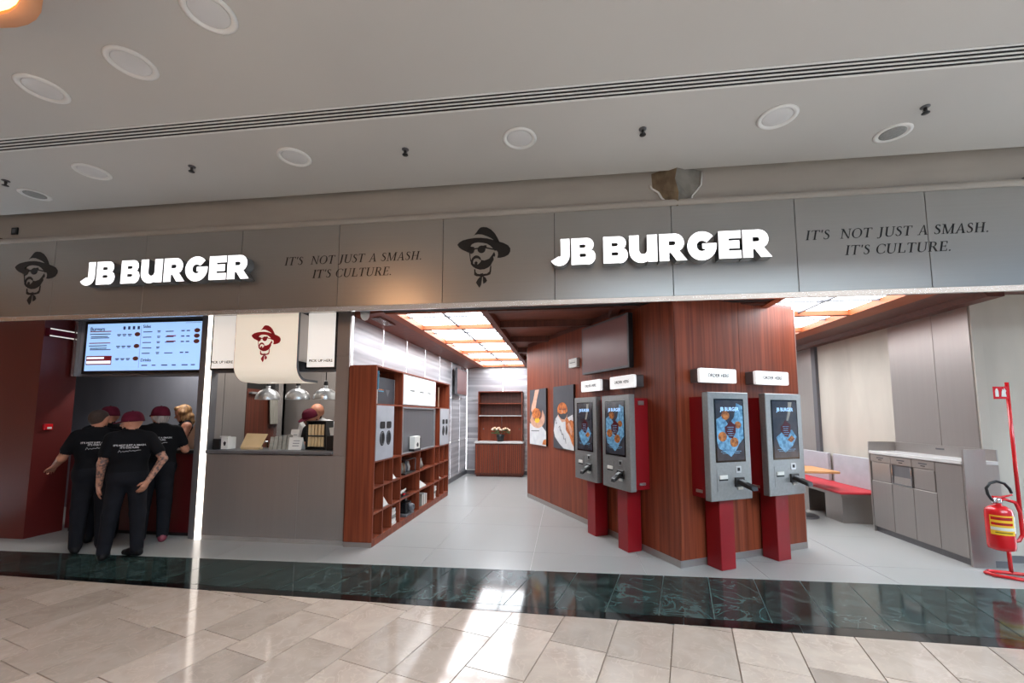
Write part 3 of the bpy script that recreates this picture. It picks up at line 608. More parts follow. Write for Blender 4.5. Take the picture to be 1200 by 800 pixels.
tr = tag(M().tube([(-4.36, 5.40, LZ+.09), (-4.05, 5.40, LZ+.09)], .012, 8).box(-4.35, -4.33, 5.39, 5.41, LZ, LZ+.09).box(-4.08, -4.06, 5.39, 5.41, LZ, LZ+.09).build('ticket_rail', 'chrome'), 'chrome ticket rail on the pick-up ledge', 'rail')
ks = thing('kraft_carton', 'kraft cardboard takeaway tray tilted on the pick-up ledge', 'carton', (-4.15, 5.24, LZ), 0)
M().add([(-.15, -.05, .02), (.13, -.05, .0), (.14, .08, .20), (-.17, .08, .205), (-.15, -.035, .01), (.13, -.035, 0), (.14, .095, .195), (-.17, .095, .2)], [(0, 1, 2, 3), (4, 7, 6, 5), (0, 4, 5, 1), (1, 5, 6, 2), (2, 6, 7, 3), (3, 7, 4, 0)]).build('lid', 'kraft', ks)
M().box(-.10, .16, -.10, -.02, 0, .035).build('tray', 'kraft', ks, .004)
for i in range(5):
    x = -3.90+i*.062
    o = M().add([(0, -.05, 0), (.05, -.05, 0), (.05-.06, .06, .16+i*.008), (-.06, .06, .16+i*.008), (0, -.02, 0), (.05, -.02, 0), (-.01, .09, .15+i*.008), (-.06, .09, .15+i*.008)], [(0, 1, 2, 3), (4, 7, 6, 5), (0, 4, 5, 1), (1, 5, 6, 2), (2, 6, 7, 3), (3, 7, 4, 0)]).build('paper_stack', 'greypaper')
    o.location = (x, 5.26, LZ); tag(o, ['grey paper stack leftmost of the fanned row on the ledge', 'grey paper stack second from the left in the fanned row', 'grey paper stack in the middle of the fanned row on the ledge', 'grey paper stack second from the right in the fanned row', 'grey paper stack rightmost of the fanned row, by the white card'][i], 'paper', 'fanned grey paper stacks')
for i, (x, z, a, w, h, l) in enumerate([(-3.52, 0, .12, .17, .16, 'white folded menu card in front of the paper stacks'), (-3.64, .0, -.1, .12, .26, 'small white card behind the fanned paper stacks')]):
    t = thing('menu_card', l, 'card', (x, 5.22+.14*i, LZ+z), a)
    M().add([(-w/2, -.03, 0), (w/2, -.03, 0), (w/2-.01, .03, h), (-w/2-.02, .03, h), (w/2, .09, 0), (-w/2, .09, 0)], [(0, 1, 2, 3), (3, 2, 4, 5)]).build('card', 'paper', t, recalc=False)
    m = M()
    for k in range(3): z_ = h*(.3+.2*k); yy = -.03+.06*z_/h-.0015; m.box(-w*.25, w*.25, yy, yy+.001, z_, z_+.008)
    m.build('print_lines', 'greyink', t)
rk = thing('sauce_rack', 'black rack filled with pale yellow cartons on the pick-up ledge', 'rack', (-3.26, 5.30, LZ))
box('back', 'blackplastic', -.14, .14, .10, .12, 0, .38, rk); box('side', 'blackplastic', -.14, -.12, -.06, .10, 0, .38, rk); box('side', 'blackplastic', .12, .14, -.06, .10, 0, .38, rk)
for z in (.0, .17, .365): box('shelf', 'blackplastic', -.12, .12, -.06, .10, z, z+.015, rk)
for z in (.04, .19):
    for i in range(5): box('carton', 'kraft', -.113+i*.047, -.078+i*.047, -.05, .06, z, z+.14, rk)
bn = thing('receipt_printer', 'black receipt printer with white paper at the right end of the ledge', 'printer', (-2.995, 5.25, LZ))
M().box(-.08, .09, -.08, .10, 0, .19).build('body', 'blackplastic', bn, .012); M().add([(-.04, -.04, .18), (.06, -.04, .18), (.06, -.06, .30), (-.05, -.06, .29)], [(0, 1, 2, 3)]).build('paper_slip', 'paper', bn, recalc=False)
sh = thing('storage_rack', 'dark metal storage rack at the right side of the kitchen', 'rack', (-3.22, 6.60, 0))
for x in (-.42, .42):
    for y in (-.2, .2): box('post', 'blackplastic', x-.015, x+.015, y-.015, y+.015, 0, 2.2, sh)
for z in (.3, .8, 1.3, 1.62, 1.9, 2.17): box('shelf', 'blackplastic', -.43, .43, -.21, .21, z, z+.025, sh)
box('back_panel', 'darkgrey', -.42, .42, .2, .22, .2, 2.2, sh)
for i, (x, z, mt_, l) in enumerate([(-.25, 1.325, 'kraft', 'kraft box on the kitchen rack, left'), (.0, 1.325, 'tan', 'tan box on the kitchen rack, middle'), (.24, 1.325, 'kraft', 'kraft box on the kitchen rack, right')]):
    o = M().box(-.1, .1, -.12, .12, 0, .18).box(-.1, .1, -.122, -.12, .08, .1).build('storage_box', mt_, None, .003); o.location = (-3.22+x, 6.60, z); tag(o, l, 'box', 'boxes on the kitchen rack')
hc = thing('hanging_cloth', 'grey towel hanging at the kitchen door', 'towel', (-4.76, 6.40, 1.45))
M().add([(0, -.09, .5), (0, .09, .5), (.02, .10, 0), (.01, -.06, 0), (.015, -.09, .5), (.015, .09, .5), (.035, .10, 0), (.025, -.06, 0)], [(0, 1, 2, 3), (4, 7, 6, 5), (0, 4, 5, 1), (1, 5, 6, 2), (2, 6, 7, 3), (3, 7, 4, 0)]).build('cloth', 'greypaper', hc); M().tube([(-.03, 0, .5), (.02, 0, .51)], .008, 6).build('hook', 'chrome', hc)

# ================================================================ CORRIDOR SHELL
XL = -2.72
wl = struct(box('wall_corridor_left', 'white', XL-.06, XL, YW+.11, 11.6, 0, 3.06), 'bright rippled wall panels behind the wooden shelf', 'wall')
ys = [5.10, 6.02, 6.98, 7.95, 8.93, 9.9, 10.75, 11.55]
for a, b in zip(ys, ys[1:]):
    for z0, z1 in ((2.02, 2.88), (.96, 2.01), (.12, .95)): box('panel', 'foil', XL, XL+.012, a+.012, b-.012, z0+.004, z1-.004, wl)
for y in ys[:-1]: box('light_strip', 'led', XL, XL+.006, y-.010, y+.010, .12, 2.88, wl)
struct(box('baseboard_corridor_left', 'greyink', XL, XL+.03, 8.4, 11.55, 0, .10), 'grey baseboard of the corridor wall', 'baseboard')
wb = struct(box('wall_corridor_back', 'white', XL, 4.9, 11.55, 11.65, 0, 3.06), 'white rippled panels at the end of the corridor', 'wall')
xs_ = [-2.71, -1.69, -.66, .4]
for a, b in zip(xs_, xs_[1:]):
    for z0, z1 in ((2.02, 2.9), (.96, 2.01), (.12, .95)): box('panel', 'foil', a+.014, b-.014, 11.538, 11.55, z0+.004, z1-.004, wb)
for x in xs_[:-1]: box('light_strip', 'led', x-.012, x+.012, 11.544, 11.55, .12, 2.9, wb)
struct(box('baseboard_corridor_back', 'greyink', XL, 4.6, 11.51, 11.55, 0, .09), 'grey baseboard at the corridor end', 'baseboard')
# luminous ceilings
def luminous(name, label, x0, x1, ybars, xm, fx0, fx1, group):
    t = thing(name, label, 'ceiling light', ((x0+x1)/2, ybars[0], 2.95), 0, group)
    cx, cy = (x0+x1)/2, ybars[0]
    for a, b in zip(ybars, ybars[1:]):
        for u0, u1 in ((x0, xm), (xm, x1)):
            yy = a+(b-a)*.42
            for v0, v1 in ((a, yy), (yy, b)): box('pane', 'pane', u0-cx+.016, u1-cx-.016, v0-cy+.012, v1-cy-.012, .045, .06, t)
    for y in ybars: box('cross_bar', 'woodframe', x0-cx, x1-cx, y-cy-.04, y-cy+.04, -.02, .06, t)
    for a, b in zip(ybars, ybars[1:]):
        box('pane_strip', 'greyink', xm-cx-.016, xm-cx+.016, a-cy+.04, b-cy-.04, .015, .06, t)
        box('pane_strip', 'greyink', x0-cx, x1-cx, a+(b-a)*.42-cy-.009, a+(b-a)*.42-cy+.009, .022, .06, t)  # thin cross strip stands in for a fluorescent tube's shadow line
    box('side_beam', 'woodframe', fx0-cx, x0-cx, ybars[0]-cy-.05, ybars[-1]-cy+.05, -.03, .12, t); box('side_beam', 'woodframe' if fx1-x1 > .15 else 'woodh', x1-cx, fx1-cx, ybars[0]-cy-.05, ybars[-1]-cy+.05, -.03, .12, t)
    box('backing', 'greyink', x0-cx, x1-cx, 0, ybars[-1]-cy, .075, .12, t)
luminous('luminous_ceiling', 'glowing white ceiling grid with wood frame over the corridor', -2.19, -1.06, [5.25, 6.32, 7.60, 8.88, 10.15, 11.45], -1.62, -2.33, -.97, 'luminous ceilings')
luminous('luminous_ceiling', 'glowing white ceiling grid with wood frame over the seating area', 2.50, 3.75, [5.02, 6.02, 7.15, 8.30, 9.45, 10.6], 3.13, 2.40, 4.05, 'luminous ceilings')
# trim between grid and walls
tr = struct(M().prism([(XL, 2.88), (XL, 3.06), (-2.33, 3.06), (-2.33, 2.93), (-2.45, 2.92)], 5.14, 11.55, 'y').build('trim_4', 'woodh'), 'dark wood trim above the corridor panels', 'trim')
vt = thing('ceiling_vent', 'small slotted ceiling vent above the shelf end', 'vent', (-2.52, 5.55, 2.915))
box('frame', 'woodd', -.08, .08, -.25, .25, -.012, 0, vt)
for i in range(6): box('slat', 'lip', -.07+i*.024, -.06+i*.024, -.23, .23, -.02, -.012, vt)
sd = thing('smoke_detector', 'small white dome detector under the fascia by the shelf', 'detector', (-2.56, 5.10, 2.86))
M().lathe([(.055, .05), (.055, .02), (.05, 0), (.035, -.03), (.001, -.045)], n=20).build('dome', 'white', sd); M().lathe([(.06, .075), (.06, .05)], n=20).build('base', 'speakergrille', sd)
struct(box('trim_5', 'black', -2.33, 2.4, 4.80, 5.20, 2.935, 3.06), 'dark recess behind the fascia', 'trim')
# wooden coffers right of the grid
cf = struct(box('ceiling_coffers', 'woodh', -.97, 2.42, 5.20, 11.55, 3.03, 3.07), 'dark wooden coffered ceiling beside the glowing grid', 'ceiling')
for y in (5.3, 6.32, 7.60, 8.88, 10.15): box('beam', 'woodd', -.97, 2.4, y-.05, y+.05, 2.93, 3.03, cf)
box('beam', 'woodd', .62, .72, 5.2, 6.2, 2.94, 3.03, cf)

# ================================================================ DISPLAY SHELF
SX = -2.33                      # front plane, facing +x
sf = thing('display_shelf', 'tall dark red wooden shelf unit with cubbies and lit sign', 'shelf', (-2.52, 5.0, 0))
def sb(name, mt, x0, x1, y0, y1, z0, z1, par=None, bevel=0): return box(name, mt, x0+2.52, x1+2.52, y0-5.0, y1-5.0, z0, z1, par or sf, bevel)
T3 = .022
sb('side_panel', 'wood', -2.69, SX, 5.00, 5.025, .06, 2.205); sb('side_panel', 'wood', -2.69, SX, 8.36, 8.385, .06, 2.205)
sb('top_panel', 'wood', -2.69, SX, 5.00, 8.385, 2.205, 2.225); sb('back_panel', 'woodd', -2.70, -2.685, 5.0, 8.385, .06, 2.2)
sb('plinth', 'wood', -2.66, SX-.004, 5.01, 8.38, 0, .08); sb('base_trim', 'steel', -2.69, SX-.002, 4.994, 5.0, 0, .058)
for z in (.08, .39, .70, 1.02): sb('shelf_board', 'wood', -2.685, SX-.002, 5.025, 8.36, z-.012, z+.010)
sb('shelf_board', 'wood', -2.685, SX-.002, 5.025, 8.36, 1.72, 1.742)
for y, z0, z1 in ((5.88, .09, 2.205), (7.45, .09, 2.205)): sb('divider', 'wood', -2.685, SX-.001, y-.012, y+.012, z0, z1)
for y in (5.30, 5.59, 6.68, 7.76, 8.06): sb('divider', 'wood', -2.685, SX-.002, y-.009, y+.009, .09, 1.01)
for y in (5.58, 7.76): sb('divider', 'wood', -2.685, SX-.006, y-.008, y+.008, 1.03, 1.72)
for y0, y1 in ((5.03, 5.57), (7.775, 8.355)):
    p = sb('speaker_panel', 'benchgrey', SX-.03, SX+.004, y0, y1, 1.03, 1.72)
    w_ = (y1-y0)
    for fy in (.33, .70):
        cyy = y0+w_*fy-5.0
        M().prism([(cyy+q[0], 1.47+q[1]) for q in rrect(-.075, .075, -.045, .045, .025)], SX+2.52+.002, SX+2.52+.007, 'x').build('speaker_opening', 'black', p)
        M().prism([(cyy+q[0], 1.30+q[1]) for q in arc(0, 0, .075, 0, 345, 22, .095)], SX+2.52+.002, SX+2.52+.007, 'x').build('speaker_opening', 'black', p)
        M().tube([(SX+2.52+.008, cyy+.06*math.cos(a/8*math.pi), 1.30+.078*math.sin(a/8*math.pi)) for a in range(16)], .006, 6, closed=True).build('speaker_cone_ring', 'greyink', p)
p = sb('light_sign', 'alu', SX-.10, SX+.0, 5.895, 7.435, 1.745, 2.20)
sb('sign_face', 'lit', SX, SX+.004, 5.91, 7.42, 1.76, 2.185, p)
m = M()
for y, w_ in ((6.15, .24), (6.58, .24), (6.98, .20)):
    for k in range(5): m.box(SX+2.524, SX+2.5255, y-5.0+k*w_/5.4, y-5.0+k*w_/5.4+w_/7.5, 1.955, 1.983)
m.build('sign_print', 'ink', p)['kind'] = 'stuff'
p = sb('display_glass', 'darksteel', SX-.05, SX-.02, 5.895, 7.435, 1.035, 1.718)
sb('glass_frame', 'alu', SX-.02, SX+.004, 5.89, 7.44, 1.695, 1.718, p); sb('glass_frame', 'alu', SX-.02, SX+.004, 5.89, 7.44, 1.03, 1.05, p)
sb('glass_frame', 'alu', SX-.02, SX+.004, 5.892, 5.915, 1.05, 1.70, p); sb('glass_frame', 'alu', SX-.02, SX+.004, 7.415, 7.44, 1.05, 1.70, p)
# things in the shelf
def shelf_item(name, label, cat, x, y, z, rz=0, group=None): return thing(name, label, cat, (x, y, z), rz, group)
al = shelf_item('album_sleeve', 'dark grey album sleeve in the top left shelf compartment', 'album', -2.44, 5.48, 1.743, 0)
M().box(-.008, .008, -.20, .34, 0, .36).build('sleeve', 'darkgrey', al, .002); box('colour_stripe', 'posterorange', .008, .009, -.20, -.03, .185, .20, al); box('colour_stripe', 'blue', .008, .009, -.20, -.03, .165, .18, al); box('spine_edge', 'paper', -.008, .0085, .335, .341, 0, .36, al)
M().prism([(.03, .20), (.17, .20), (.10, .10)], .008, .0088, 'x').build('pale_mark', 'greyink', al)
bk = shelf_item('paperback', 'blue paperback standing beside the dark album sleeve', 'book', -2.43, 5.12, 1.743, .2)
box('cover', 'blue', -.07, .07, -.012, .012, .18, .42, bk); box('pages', 'paper', -.065, .06, -.01, .01, 0, .18, bk)
nd = shelf_item('napkin_dispenser', 'white napkin dispenser in front of the dark shelf display', 'napkin dispenser', SX-.012, 6.35, 1.052)
M().box(-.0, .09, -.16, .13, 0, .035).build('tray', 'blackplastic', nd, .004); box('napkins', 'paper', .005, .085, -.14, .10, .036, .22, nd); box('frame_side', 'blackplastic', .0, .09, .10, .125, .036, .19, nd); M().prism([(-.03, .06), (.03, .06), (.04, .10), (.0, .13), (-.05, .10)], .085, .0865, 'x').build('print_mark', 'ink', nd)
for (y, z, mt_, w_, h_, l) in [(7.62, 1.743, 'paper', .12, .22, 'white booklet in the top right shelf compartment'), (7.85, 1.743, 'tan', .16, .38, 'photo book with warm cover in the top right shelf compartment')]:
    t = shelf_item('booklet', l, 'book', -2.40, y, z, .35); box('cover', mt_, -.01, .01, -w_/2, w_/2, 0, h_, t); box('pages', 'paper', -.008, .008, -w_/2+.002, w_/2+.002, .004, h_-.004, t)
items = [(5.74, .712, 'card_stand', 'small white card stand in an upper cubby of the shelf', 'card', 'tri', .10, .15), (5.44, .402, 'card_stand', 'white triangular folder leaning in a middle cubby of the shelf', 'card', 'tri', .20, .26),
         (5.74, .092, 'book_pile', 'pile of white booklets in a lower cubby of the shelf', 'books', 'pile', .14, .22), (6.30, .712, 'glass_case', 'dark glass case with trinkets in an upper wide cubby', 'display case', 'case', .42, .22),
         (6.10, .402, 'toy_plane', 'small white and red model in the middle wide cubby', 'model', 'toy', .3, .1), (6.35, .092, 'camera_model', 'black vintage camera in the lowest wide cubby', 'camera', 'cam', .28, .25),
         (6.95, .402, 'folded_leaflet', 'white opened leaflet in the middle right cubby', 'leaflet', 'tri', .34, .18), (7.05, .092, 'book_pile', 'white and grey book row in the lowest right cubby', 'books', 'row', .28, .19),
         (7.90, .402, 'card_stand', 'small white card in a narrow right cubby', 'card', 'tri', .10, .14), (7.60, .092, 'book_pile', 'narrow white book pile in the lowest right cubby', 'books', 'pile', .12, .22), (6.95, .712, 'small_vase', 'small grey vase in the upper right cubby', 'vase', 'vase', .1, .16), (8.20, .712, 'headphones', 'dark headphones in the farthest upper cubby', 'headphones', 'ring', .1, .2)]
for y, z, nm, l, cat, kind, w_, h_ in items:
    t = shelf_item(nm, l, cat, -2.42, y, z)
    if kind == 'tri':
        M().add([(.06, -w_/2, 0), (.06, w_/2, 0), (-.02, -w_/2, h_), (-.02, -w_/2+.02, h_), (-.08, -w_/2, 0), (-.08, w_/2, 0)], [(0, 1, 3, 2), (5, 4, 2, 3), (0, 2, 4), (1, 5, 3)]).build('card', 'paper', t); box('base', 'greypaper', -.08, .07, -w_/2, w_/2, 0, .006, t)
    elif kind == 'pile':
        for k in range(5): M().box(-.08+random.uniform(-.01, .01), .06+random.uniform(-.01, .01), -w_/2, w_/2, k*h_/5, (k+.85)*h_/5).build('booklet', 'paper' if k != 2 else 'greypaper', t, .002)
    elif kind == 'row':
        for k in range(6): box('book', 'paper' if k % 2 else 'greypaper', -.08, .05, -w_/2+k*w_/6, -w_/2+(k+.85)*w_/6, 0, h_*(1-.06*(k % 3)), t)
    elif kind == 'case':
        box('base', 'blackplastic', -.12, .08, -w_/2, w_/2, 0, .02, t); box('lid', 'blackplastic', -.12, .08, -w_/2, w_/2, h_-.01, h_, t)
        for sx_ in (-.115, .07):
            for sy_ in (-w_/2, w_/2-.01): box('post', 'greyink', sx_, sx_+.01, sy_, sy_+.01, .02, h_-.01, t)
        for k in range(4): M().lathe([(.03, .02), (.04, .08), (.02, .14), (.015, .17)], (-.02, -w_/2+.07+k*.09, 0), 10).build('trinket', ['greypaper', 'tan', 'greyink', 'paper'][k], t)
    elif kind == 'toy':
        M().tube([(.0, -.14, .05), (.02, .0, .06), (.03, .14, .09)], [.012, .025, .008], 8).build('body', 'paper', t); box('wing', 'greyink', -.05, .09, -.03, .03, .055, .062, t); M().lathe([(.022, 0), (.022, .04)], (.03, .06, 0), 10).build('wheel', 'fire', t); box('stand', 'blackplastic', -.06, .08, -.15, .15, 0, .012, t); box('white_block', 'paper', -.05, .03, -.15, -.06, .07, .13, t)
    elif kind == 'cam':
        M().box(-.10, .04, -.11, .11, .03, .19).build('body', 'blackplastic', t, .012); o = M().lathe([(.06, 0), (.06, .05), (.045, .09), (.03, .09), (.02, .06)], (0, 0, 0), 16).build('lens', 'greyink', t)
        o.rotation_euler = (0, math.pi/2, 0); o.location = (.03, 0, .11); M().box(-.06, 0, -.04, .04, .19, .24).build('finder', 'blackplastic', t, .008); box('base_plate', 'greyink', -.12, .08, -.20, .13, 0, .03, t)
    elif kind == 'vase': M().lathe([(.03, 0), (.05, .05), (.03, .11), (.02, .14), (.026, .16)], n=14).build('body', 'greypaper', t); M().lathe([(.024, .155), (.028, .165), (.02, .165)], n=14).build('rim', 'greyink', t)
    else:
        M().tube([(0, .07*math.cos(a/10*math.pi), .11+.09*math.sin(a/10*math.pi)) for a in range(11)], .008, 6).build('band', 'blackplastic', t)
        for s in (-1, 1): M().lathe([(.03, 0), (.036, .06), (.03, .11)], (0, s*.065, 0), 10).build('ear_cup', 'blackplastic', t)
# corridor monitor
tv = thing('wall_monitor', 'dark monitor mounted on the rippled corridor wall', 'monitor', (-2.70, 10.4, 2.10))
box('bracket', 'greyink', 0, .08, -.1, .1, .2, .45, tv); M().box(.08, .14, -.52, .52, 0, .64).build('body', 'greyink', tv, .006); box('screen', 'tvscreen', .14, .143, -.50, .50, .02, .62, tv)

# ================================================================ CABINET AT THE END OF THE CORRIDOR
cb = thing('sideboard_hutch', 'wooden sideboard with open upper shelves at the corridor end', 'cabinet', (-1.72, 11.0, 0))
box('body', 'wood', -.63, .63, .03, .54, .05, .86, cb); box('plinth', 'woodd', -.60, .60, .05, .5, 0, .05, cb)
for s in (-1, 1):
    d_ = box('door', 'woodd', -.615 if s < 0 else .005, -.005 if s < 0 else .615, .012, .03, .06, .84, cb)
    for k in range(11):
        x = (-.60 if s < 0 else .02)+k*.054; box('slat', 'wood', x, x+.030, 0, .012, .10, .82, d_)
M().box(-.65, .65, -.02, .54, .86, .905).build('worktop', 'worktop', cb, .006)
box('splash_panel', 'wood', -.58, .0, .50, .52, .905, 1.58, cb); box('splash_panel', 'wood', .008, .60, .51, .53, .905, 1.58, cb)
for s in (-1, 1): o = M().lathe([(.018, 0), (.018, .012)], n=10).build('knob', 'chrome', cb); o.rotation_euler = (math.pi/2, 0, 0); o.location = (s*.50, .50, 1.22)
for x in (-.60, .58): box('upright', 'wood', x, x+.02, .22, .54, .905, 2.24, cb)
for z in (1.57, 1.90, 2.22): box('upper_shelf', 'wood' if z > 1.6 else 'worktop', -.60, .60, .22, .53, z, z+.02, cb)
box('upper_back', 'woodd', -.59, .59, .52, .54, 1.58, 2.24, cb)
fp = thing('flower_pot', 'black pot of pale orange flowers on the corridor sideboard', 'plant', (-1.70, 11.18, .906))
M().lathe([(.075, 0), (.10, .10), (.12, .18), (.105, .18), (.09, .10)], n=16).build('pot', 'blackplastic', fp)
m = M(); rr = random.Random(5)
for k in range(40):
    a, r_ = rr.random()*6.28, .16*rr.random(); x, y, z = r_*math.cos(a)*1.25, r_*math.sin(a), .20+rr.random()*.12
    m.add([(x, y, z), (x+.05*math.cos(a), y+.05*math.sin(a), z+.03), (x+.09*math.cos(a), y+.09*math.sin(a), z), (x+.05*math.cos(a+.6), y+.05*math.sin(a+.6), z-.01)], [(0, 1, 2), (0, 2, 3)])
m.build('foliage', 'foliage', fp, recalc=False)
for k in range(14):
    a, r_ = k*2.4, .03+.18*math.sqrt(k/14); M().lathe([(.001, 0), (.03, .012), (.036, .035), (.02, .055), (.001, .06)], (r_*math.cos(a)*1.2, r_*math.sin(a)*.7, .26+.06*rr.random()), 8).build('blossom', 'blossom', fp)

# ================================================================ WOODEN PILLAR BLOCK
PA = Vector((1.20, 4.77, 0)); PU = Vector((-.468, .884, 0)); PV = Vector((.884, .468, 0))
LW, RW = 4.14, 1.93
def pxy(s, t): q = PA+PU*s+PV*t; return (q.x, q.y)
pb = struct(M().prism([pxy(.02, .02), pxy(LW, .02), pxy(LW, RW), pxy(.02, RW)], 0, 3.05, 'z').build('wall_pillar', 'woodd'), 'mahogany clad wall block carrying the ordering kiosks', 'wall')
n = 4
for i in range(n):
    a, b = LW*i/n+(.002 if i else 0), LW*(i+1)/n-.002
    M().prism([pxy(a, 0), pxy(b, 0), pxy(b, .02), pxy(a, .02)], .075, 2.95, 'z').build('panel', 'wood', pb)
for a, b in ((.002, .965), (.969, RW)): M().prism([pxy(0, a), pxy(0, b), pxy(.02, b), pxy(.02, a)], .075, 2.95, 'z').build('panel', 'wood', pb)
M().prism([pxy(-.004, -.004), pxy(LW, -.004), pxy(LW, .018), pxy(-.004, .018)], 0, .075, 'z').build('baseboard', 'steel', pb)
M().prism([pxy(-.004, 0), pxy(-.004, RW), pxy(.018, RW), pxy(.018, 0)], 0, .075, 'z').build('baseboard', 'steel', pb)
M().prism([pxy(.0, RW), pxy(.0, RW+.012), pxy(.6, RW+.012), pxy(.6, RW)], 0, 2.95, 'z').build('edge_trim', 'steel', pb)
M().prism([pxy(LW, -.002), pxy(LW+.012, -.002), pxy(LW+.012, .3), pxy(LW, .3)], 0, 2.95, 'z').build('edge_trim', 'steel', pb)
RZR = math.atan2(.468, .884); RZL = math.atan2(-.884, .468)
def onR(t, z=0, off=0): q = PA+PV*t-PU*off; return (q.x, q.y, z)
def onL(s, z=0, off=0): q = PA+PU*s-PV*off; return (q.x, q.y, z)

# ---- kiosks
def kiosk(label, loc, rz, design):
    t = thing('order_kiosk', label, 'kiosk', loc, rz, 'self-order kiosks on the wooden block')
    box('post', 'redpaint', -.10, .10, -.215, -.02, 0, .76, t, .006)
    box('housing', 'redpaint', -.25, .25, -.215, -.005, .74, 1.80, t)
    bd = box('front_case', 'kiosk', -.285, .285, -.295, -.215, .725, 1.845, t, .006)
    box('hinge_bracket', 'alu', .25, .265, -.15, -.07, 1.72, 1.77, t); box('hinge_bracket', 'alu', .25, .265, -.15, -.07, .79, .82, t); box('hinge_bracket', 'alu', -.265, -.25, -.15, -.07, .79, .82, t)
    bz = box('screen_bezel', 'blackglass', -.205, .205, -.299, -.294, 1.115, 1.775, t)
    box('screen', 'scrdark', -.188, .188, -.3005, -.299, 1.135, 1.76, bz)
    Y0, Y1 = -.3018, -.3004
    def pl(poly, nm, mt, d=0): M().prism(poly, Y0-d, Y1-d).build(nm, mt, bz)
    if design == 'burgers':
        pl([(-.185, 1.56), (-.10, 1.60), (-.02, 1.50), (.06, 1.58), (.10, 1.73), (.185, 1.70), (.185, 1.36), (.12, 1.30), (.06, 1.22), (.0, 1.17), (-.08, 1.22), (-.16, 1.26), (-.185, 1.33)], 'blue_picture', 'scrblue')
        for cx, cz, r_ in ((-.06, 1.60, .055), (-.11, 1.38, .06), (.05, 1.32, .06), (.11, 1.50, .045)): pl([(cx+p[0], cz+p[1]) for p in arc(0, 0, r_, 0, 330, 11, r_*.85)], 'burger_picture', 'scrorange', .0008)
    else:
        pl([(.06, 1.75), (.12, 1.75), (.085, 1.62), (.05, 1.54), (.02, 1.545), (.05, 1.64)], 'pouring_picture', 'greypaper')
        pl([(-.15, 1.36), (-.05, 1.42), (.10, 1.44), (.17, 1.36), (.10, 1.26), (-.02, 1.19), (-.11, 1.26)], 'blue_picture', 'scrblue')
        pl([(.02, 1.33), (.09, 1.38), (.14, 1.34), (.08, 1.30)], 'burger_picture', 'scrorange', .0008)
    pl([(-.04, 1.50), (0, 1.55), (.04, 1.52), (.08, 1.50), (.075, 1.42), (.03, 1.36), (-.02, 1.37), (-.07, 1.42), (-.075, 1.48)], 'maroon_badge', 'scrmaroon', .0012)
    m = M(); wall_text(m, 'JB BURGER', .056, 0, 1.665, Y1-.0034, .0008, sx=.95)
    m.build('heading_print', 'menu', bz)
    m = M()
    for k in range(5): m.box(-.045+.01*(k % 2), .05-.008*(k % 3), Y0-.0022, Y0-.0014, 1.475-k*.022, 1.480-k*.022)
    m.box(-.14, .14, Y0-.0022, Y0-.0008, 1.222, 1.228); m.box(-.12, .12, Y0-.0022, Y0-.0008, 1.205, 1.209); m.build('text_print', 'scrblue', bz)['kind'] = 'stuff'
    ps = M().box(-.20, -.035, -.2975, -.294, .82, 1.045).build('printer_door', 'kiosk', t); M().box(-.17, -.06, -.306, -.296, .945, .985).build('receipt_tray', 'paper', ps, .003); box('slot', 'black', -.17, -.06, -.303, -.296, .93, .943, ps)
    sc_ = M().box(.06, .135, -.300, -.294, 1.00, 1.07).build('code_scanner', 'alu', t, .002); box('scanner_window', 'black', .08, .115, -.302, -.299, 1.02, 1.055, sc_)
    ct = M().box(.035, .165, -.312, -.294, .86, .955).build('terminal_cradle', 'blackplastic', t, .004)
    a = [(.06, -.31, .885), (.14, -.31, .885), (.19, -.45, .83), (.11, -.45, .83)]
    up = [(x, y+.012, z+.045) for x, y, z in a]
    M().add(a+up, [(0, 3, 2, 1), (4, 5, 6, 7), (0, 1, 5, 4), (1, 2, 6, 5), (2, 3, 7, 6), (3, 0, 4, 7)]).build('card_terminal', 'blackplastic', ct, .006)
    b = [(.075, -.33, .928), (.128, -.33, .928), (.148, -.385, .906), (.095, -.385, .906)]
    M().add([(x, y+.012, z+.006) for x, y, z in b], [(0, 1, 2, 3)]).build('terminal_display', 'alu', ct, recalc=False)
    M().box(.07, .14, -.31, -.30, .83, .858).build('payment_sticker', 'paper', t)
kiosk('self-order kiosk on the left face, farther from the pillar corner, beside the tank top poster', onL(1.42), RZL, 'pour')
kiosk('self-order kiosk on the left face, nearer the pillar corner, burgers on screen', onL(.71), RZL, 'burgers')
kiosk('self-order kiosk on the right face, nearer the pillar corner, burgers on screen', onR(.435), RZR, 'burgers')
kiosk('self-order kiosk on the right face, next to the seating area', onR(1.26), RZR, 'pour')
def order_sign(label, loc, rz, w_):
    t = thing('order_sign', label, 'sign', loc, rz, 'order here light boxes above the kiosks')
    M().prism(rrect(-w_/2+.01, w_/2-.01, 0, .15, .012), -.115, 0).build('housing', 'darksteel', t)
    M().prism(rrect(-w_/2, w_/2, -.003, .153, .018), -.15, -.115).build('face', 'lit', t)
    wall_text(M(), 'ORDER HERE', .052, 0, .075, -.15, .0012).build('lettering', 'ink', t)
order_sign('white order here light box above the kiosk farthest into the corridor', onL(1.50, 1.938), RZL, .51)
order_sign('white order here light box under the large monitor, nearest the pillar corner', onL(.768, 1.938), RZL, .50)
order_sign('white order here light box on the right face nearest the pillar corner', onR(.468, 1.96), RZR, .525)
order_sign('white order here light box rightmost, next to the seating area', onR(1.297, 1.96), RZR, .53)
tv = thing('wall_monitor', 'large dark monitor high on the left face of the wooden block', 'monitor', onL(1.20, 2.19), RZL)
box('mount', 'blackplastic', -.3, .3, -.05, 0, .15, .55, tv); M().box(-.56, .56, -.12, -.05, 0, .685).build('body', 'blackplastic', tv, .006)
